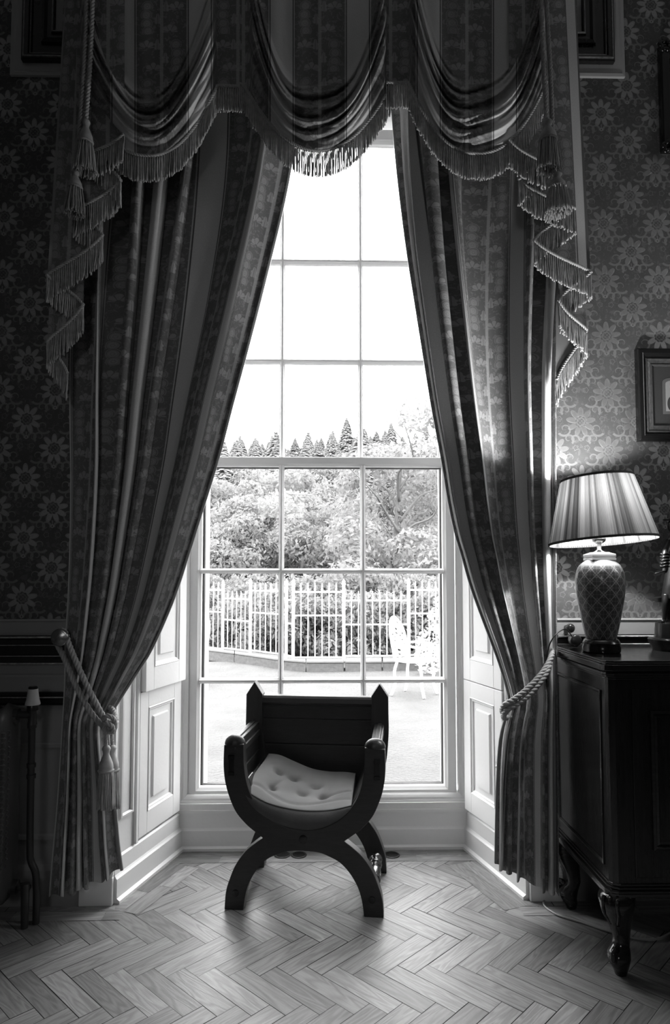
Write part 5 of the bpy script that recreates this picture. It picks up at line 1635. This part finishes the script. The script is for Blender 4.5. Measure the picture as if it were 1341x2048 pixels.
# ---- white iron garden chair
def garden_chair(label, loc, rot):
    t = thing('garden_chair', label, 'chair', loc, None)
    Mz = Matrix.Rotation(rot, 4, 'Z'); L0 = Vector(loc)
    def W(x, y, z): return L0 + Mz @ Vector((x, y, z))         # local: chair faces -y, x to its left
    def tb(m, pts, r, n=8, k=6): m.tube(smooth_path([W(*p) for p in pts], k), r, n)
    sh = 0.45
    m = MB(); lp = []
    for z, e in ((sh - 0.016, 0.97), (sh - 0.008, 1.0), (sh + 0.006, 1.0), (sh + 0.012, 0.96)):
        lp.append([W(0.235 * e * math.cos(a) * (1.0 + 0.05 * math.cos(2 * a)), 0.225 * e * math.sin(a), z) for a in np.linspace(0, 2 * PI, 33)[:-1]])
    m.loft(lp); m.build('seat', M['white_iron'], t, smooth=True, angle=50)
    for sx in (-1, 1):
        for sy in (-1, 1):
            m = MB(); tb(m, [(sx * 0.18, sy * 0.16, sh - 0.01), (sx * 0.205, sy * 0.19, sh - 0.14), (sx * 0.19, sy * 0.19, sh - 0.30), (sx * 0.22, sy * 0.235, 0.0)], 0.020); m.build('leg', M['white_iron'], t, smooth=True)
        m = MB(); tb(m, [(sx * 0.215, 0.20, sh + 0.20), (sx * 0.26, 0.08, sh + 0.215), (sx * 0.275, -0.08, sh + 0.205), (sx * 0.255, -0.17, sh + 0.17), (sx * 0.24, -0.12, sh + 0.06), (sx * 0.20, -0.08, sh)], 0.016); m.build('arm', M['white_iron'], t, smooth=True)
    def back(x, z): return (x, 0.20 + 0.16 * z * z + 0.10 * z - 0.25 * x * x, sh + z)
    m = MB(); out = [(-0.17, 0.0), (-0.205, 0.12), (-0.215, 0.26), (-0.19, 0.40), (-0.10, 0.52), (0, 0.555), (0.10, 0.52), (0.19, 0.40), (0.215, 0.26), (0.205, 0.12), (0.17, 0.0)]
    tb(m, [back(*p) for p in out], 0.019)
    m.build('back_frame', M['white_iron'], t, smooth=True)
    m = MB()
    for cx_, cz, r in ((0, 0.40, 0.085), (-0.09, 0.25, 0.075), (0.09, 0.25, 0.075), (0, 0.12, 0.085), (-0.12, 0.10, 0.05), (0.12, 0.10, 0.05), (0, 0.26, 0.05), (-0.10, 0.40, 0.05), (0.10, 0.40, 0.05), (0, 0.495, 0.04)):
        tb(m, [back(cx_ + r * math.cos(a), cz + r * math.sin(a)) for a in np.linspace(0, 2 * PI, 13)], 0.012, 6, 2)
        for q in range(4):
            a = q * PI / 2 + 0.6; m.sphere(W(*back(cx_ + r * 0.5 * math.cos(a), cz + r * 0.5 * math.sin(a))), 0.020, 6, 4)
    m.build('lattice', M['white_iron'], t, smooth=True)
c = PZ(828, 1394, GZ)
garden_chair('white ornate iron garden chair seen at the right behind the lower panes', (c.x + 0.03, c.y + 0.15, GZ + 0.006), math.radians(58))
c = PZ(392, 1372, GZ)
garden_chair('white iron garden chair mostly hidden by the left edge of the window', (c.x - 0.16, c.y + 0.1, GZ + 0.006), math.radians(-40))

# ---- planting
def leaf_mesh(n, blobs, size, rr, flat=0.0):
    """leaves scattered through a set of ellipsoids; numpy for speed"""
    rs = np.random.RandomState(rr)
    B = np.array(blobs, dtype=float)
    wgt = (B[:, 3] * B[:, 4] * B[:, 5]) ** 0.7
    idx = rs.choice(len(B), n, p=wgt / wgt.sum())
    d = rs.normal(size=(n, 3)); d /= np.linalg.norm(d, axis=1)[:, None]
    rad = rs.uniform(0.55, 1.0, n) ** 0.6
    c = B[idx, :3] + d * B[idx, 3:6] * rad[:, None]
    nrm = d * 0.7 + rs.normal(size=(n, 3)) * 0.6; nrm[:, 2] += flat
    nrm /= np.linalg.norm(nrm, axis=1)[:, None]
    a = np.cross(nrm, rs.normal(size=(n, 3))); a /= np.linalg.norm(a, axis=1)[:, None]
    b = np.cross(nrm, a)
    s = size * rs.uniform(0.6, 1.3, n)[:, None]
    v = np.stack([c - a * s, c - b * s * 0.45 + nrm * s * 0.1, c + a * s, c + b * s * 0.45 + nrm * s * 0.1], 1).reshape(-1, 3)
    f = [(4 * i, 4 * i + 1, 4 * i + 2, 4 * i + 3) for i in range(n)]
    return v.tolist(), f
def mesh_of(name, v, f, mat):
    me = bpy.data.meshes.new(name); me.from_pydata(v, [], f); me.materials.append(mat); return me
def copy_tree(o):
    c = o.copy(); COL.objects.link(c)
    for ch in o.children:
        k = ch.copy(); COL.objects.link(k); k.parent = c; k.matrix_parent_inverse = ch.matrix_parent_inverse
    return c
def plant(name, label, cat, group, v, f, mat, stem=None):
    t = thing(name, label, cat, (0, 0, 0), group)
    link('foliage', mesh_of('foliage', v, f, mat), t)
    if stem: stem.build('trunk', M['bark'], t, smooth=True)
    return t
rg = random.Random(77)
def blobs(n, R, H, r0, r1, z0):
    out = []
    for k in range(n):
        a = rg.uniform(0, 2 * PI); q = R * math.sqrt(rg.random())
        z = rg.uniform(z0, H); sh = 1.0 - 0.55 * max(0, (z - H * 0.55) / (H * 0.45 + 1e-6))
        r = rg.uniform(r0, r1)
        out.append((q * sh * math.cos(a), q * sh * math.sin(a), z, r, r, r * 0.75))
    return out
# shrubs close behind the railing
pro = []
for k in range(3):
    v, f = leaf_mesh(3600, blobs(22, 0.75, 1.25, 0.22, 0.42, 0.15), 0.055, 100 + k)
    s = MB()
    for q in range(4):
        a = q * 1.7; s.tube([(0.02 * math.cos(a), 0.02 * math.sin(a), -0.1), (0.15 * math.cos(a), 0.15 * math.sin(a), 0.5), (0.35 * math.cos(a), 0.35 * math.sin(a), 1.0)], [0.02, 0.015, 0.006], 5)
    pro.append(plant('shrub', 'leafy shrub in the dense hedge behind the white railing', 'shrub', 'hedge shrubs behind the railing', v, f, M['leaf_near'], s))
spots = []
for row, (Y, step) in enumerate(((12.9, 58), (14.2, 64))):
    px = 385 + row * 28
    while px < 930:
        spots.append((px + rg.uniform(-8, 8), Y + rg.uniform(-0.2, 0.25) + max(0, (587 - px) * 0.0105), rg.uniform(0.9, 1.15) * (1.0 if row == 0 else 1.22))); px += step
for i, (px, Y, sc) in enumerate(spots):
    o = pro[i] if i < 3 else copy_tree(pro[i % 3])
    p = P(px, 1300, Y); o.location = (p.x, p.y, -0.42); o.scale = (sc, sc, sc); o.rotation_euler.z = rg.uniform(0, 6.28)
# flowering shrub by the garden chair
v, f = leaf_mesh(1500, [(0.0, 0, 0.5, 0.3, 0.25, 0.3), (0.15, 0, 0.9, 0.28, 0.25, 0.25), (0.2, 0.05, 1.15, 0.2, 0.2, 0.16), (-0.1, 0, 0.25, 0.25, 0.2, 0.25)], 0.035, 7)
o = plant('flowering_shrub', 'pale flowering shrub beside the railing at the right', 'shrub', None, v, f, mk_leaf('white_blossom', 0.62))
p = P(872, 1320, 10.7); o.location = (p.x, p.y, GZ)
# round pale trees beyond the hedge
pro = []
for k in range(3):
    v, f = leaf_mesh(9000, blobs(26, 2.0, 3.6, 0.5, 0.95, 0.9), 0.09, 200 + k, 0.3)
    s = MB(); s.tube([(0, 0, -0.3), (0.05, 0, 1.0), (0.0, 0.1, 2.4)], [0.13, 0.10, 0.05], 8)
    for q in range(6):
        a = q * 1.05 + k; s.tube([(0, 0, 1.0 + 0.15 * q), (0.7 * math.cos(a), 0.7 * math.sin(a), 1.9 + 0.12 * q), (1.4 * math.cos(a), 1.4 * math.sin(a), 2.7 + 0.15 * q)], [0.05, 0.03, 0.012], 5)
    pro.append(plant('broadleaf_tree', 'pale rounded leafy tree low on the slope beyond the hedge', 'tree', 'rounded trees beyond the hedge', v, f, M['leaf_pale'], s))
spots = [(430, 19, 0.85), (520, 21, 0.95), (600, 19.5, 0.85), (470, 27, 1.1), (560, 28, 1.15), (660, 26, 1.1), (390, 25, 1.1), (640, 34, 1.2), (500, 36, 1.25), (700, 22, 1.0), (580, 24, 0.95)]
for i, (px, Y, sc) in enumerate(spots):
    o = pro[i] if i < 3 else copy_tree(pro[i % 3])
    p = P(px, 1150, Y); o.location = (p.x, p.y, hill_z(p.x, p.y) - 0.15); o.scale = (sc, sc, sc); o.rotation_euler.z = rg.uniform(0, 6.28)
# the large tree on the right, its dark branches showing
def big_tree(label, px, Y, H, R, seed, mat, n, size):
    global rg
    rg = random.Random(seed)
    bl = blobs(34, R, H * 0.92, R * 0.22, R * 0.42, H * 0.16)
    v, f = leaf_mesh(n, bl, size, seed, 0.3)
    s = MB(); s.tube(smooth_path([(0, 0, -0.4), (0.1, 0, H * 0.2), (-0.1, 0.1, H * 0.45), (0.05, 0, H * 0.8)], 5), list(np.linspace(0.11, 0.03, 16)), 8)
    for q in range(12):
        a = q * 2.4 + seed; z = H * (0.15 + 0.05 * q); e = R * 0.9
        s.tube(smooth_path([(0, 0, z), (e * 0.3 * math.cos(a), e * 0.3 * math.sin(a), z + H * 0.12), (e * 0.62 * math.cos(a + 0.35), e * 0.62 * math.sin(a + 0.35), z + H * 0.17), (e * math.cos(a + 0.1), e * math.sin(a + 0.1), z + H * 0.30)], 4), list(np.linspace(0.042, 0.010, 13)), 6)
    t = plant('broadleaf_tree', label, 'tree', None, v, f, mat, s)
    p = P(px, 1150, Y); t.location = (p.x, p.y, hill_z(p.x, p.y) - 0.1)
big_tree('big leafy tree with dark branches at the right of the window view', 800, 17.5, 5.6, 2.0, 301, M['leaf_mid'], 10500, 0.085)
big_tree('tall pale tree rising behind the branchy tree at the far right', 868, 21, 7.0, 1.9, 302, M['leaf_mid'], 8500, 0.10)
# conifers up the hillside
pro = []
for k in range(3):
    rs = random.Random(400 + k); vv, ff = [], []
    H = 9.0
    for q in range(1500):
        t = rs.random() ** 0.8; z = 0.6 + (H - 0.6) * t; R = (1 - t ** 1.6) * 2.2 * rs.uniform(0.55, 1.1) + 0.05; a = rs.uniform(0, 2 * PI)
        c = Vector((R * math.cos(a), R * math.sin(a), z - R * 0.25)); d = Vector((math.cos(a), math.sin(a), -0.35)); n_ = Vector((-math.sin(a), math.cos(a), 0))
        l = 0.34 + 0.30 * (1 - t); b = len(vv)
        vv += [tuple(c - d * l + Vector((0, 0, 0.12))), tuple(c - n_ * l * 0.45), tuple(c + d * l * 0.7), tuple(c + n_ * l * 0.45)]; ff.append((b, b + 1, b + 2, b + 3))
    s = MB(); s.tube([(0, 0, -0.6), (0, 0, 4.0), (0, 0, H + 0.15)], [0.16, 0.10, 0.015], 6)
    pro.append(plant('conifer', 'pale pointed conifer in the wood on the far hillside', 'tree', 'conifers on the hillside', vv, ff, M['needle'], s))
rg = random.Random(5)
i = 0
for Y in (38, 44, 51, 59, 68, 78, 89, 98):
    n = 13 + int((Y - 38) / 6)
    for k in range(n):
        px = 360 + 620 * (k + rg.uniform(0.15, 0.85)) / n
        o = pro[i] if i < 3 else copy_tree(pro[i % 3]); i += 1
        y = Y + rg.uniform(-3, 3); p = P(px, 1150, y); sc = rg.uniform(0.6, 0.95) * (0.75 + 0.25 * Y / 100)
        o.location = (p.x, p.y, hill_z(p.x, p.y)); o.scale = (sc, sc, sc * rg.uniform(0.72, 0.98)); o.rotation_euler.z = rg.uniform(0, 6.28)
bpy.context.view_layer.update()
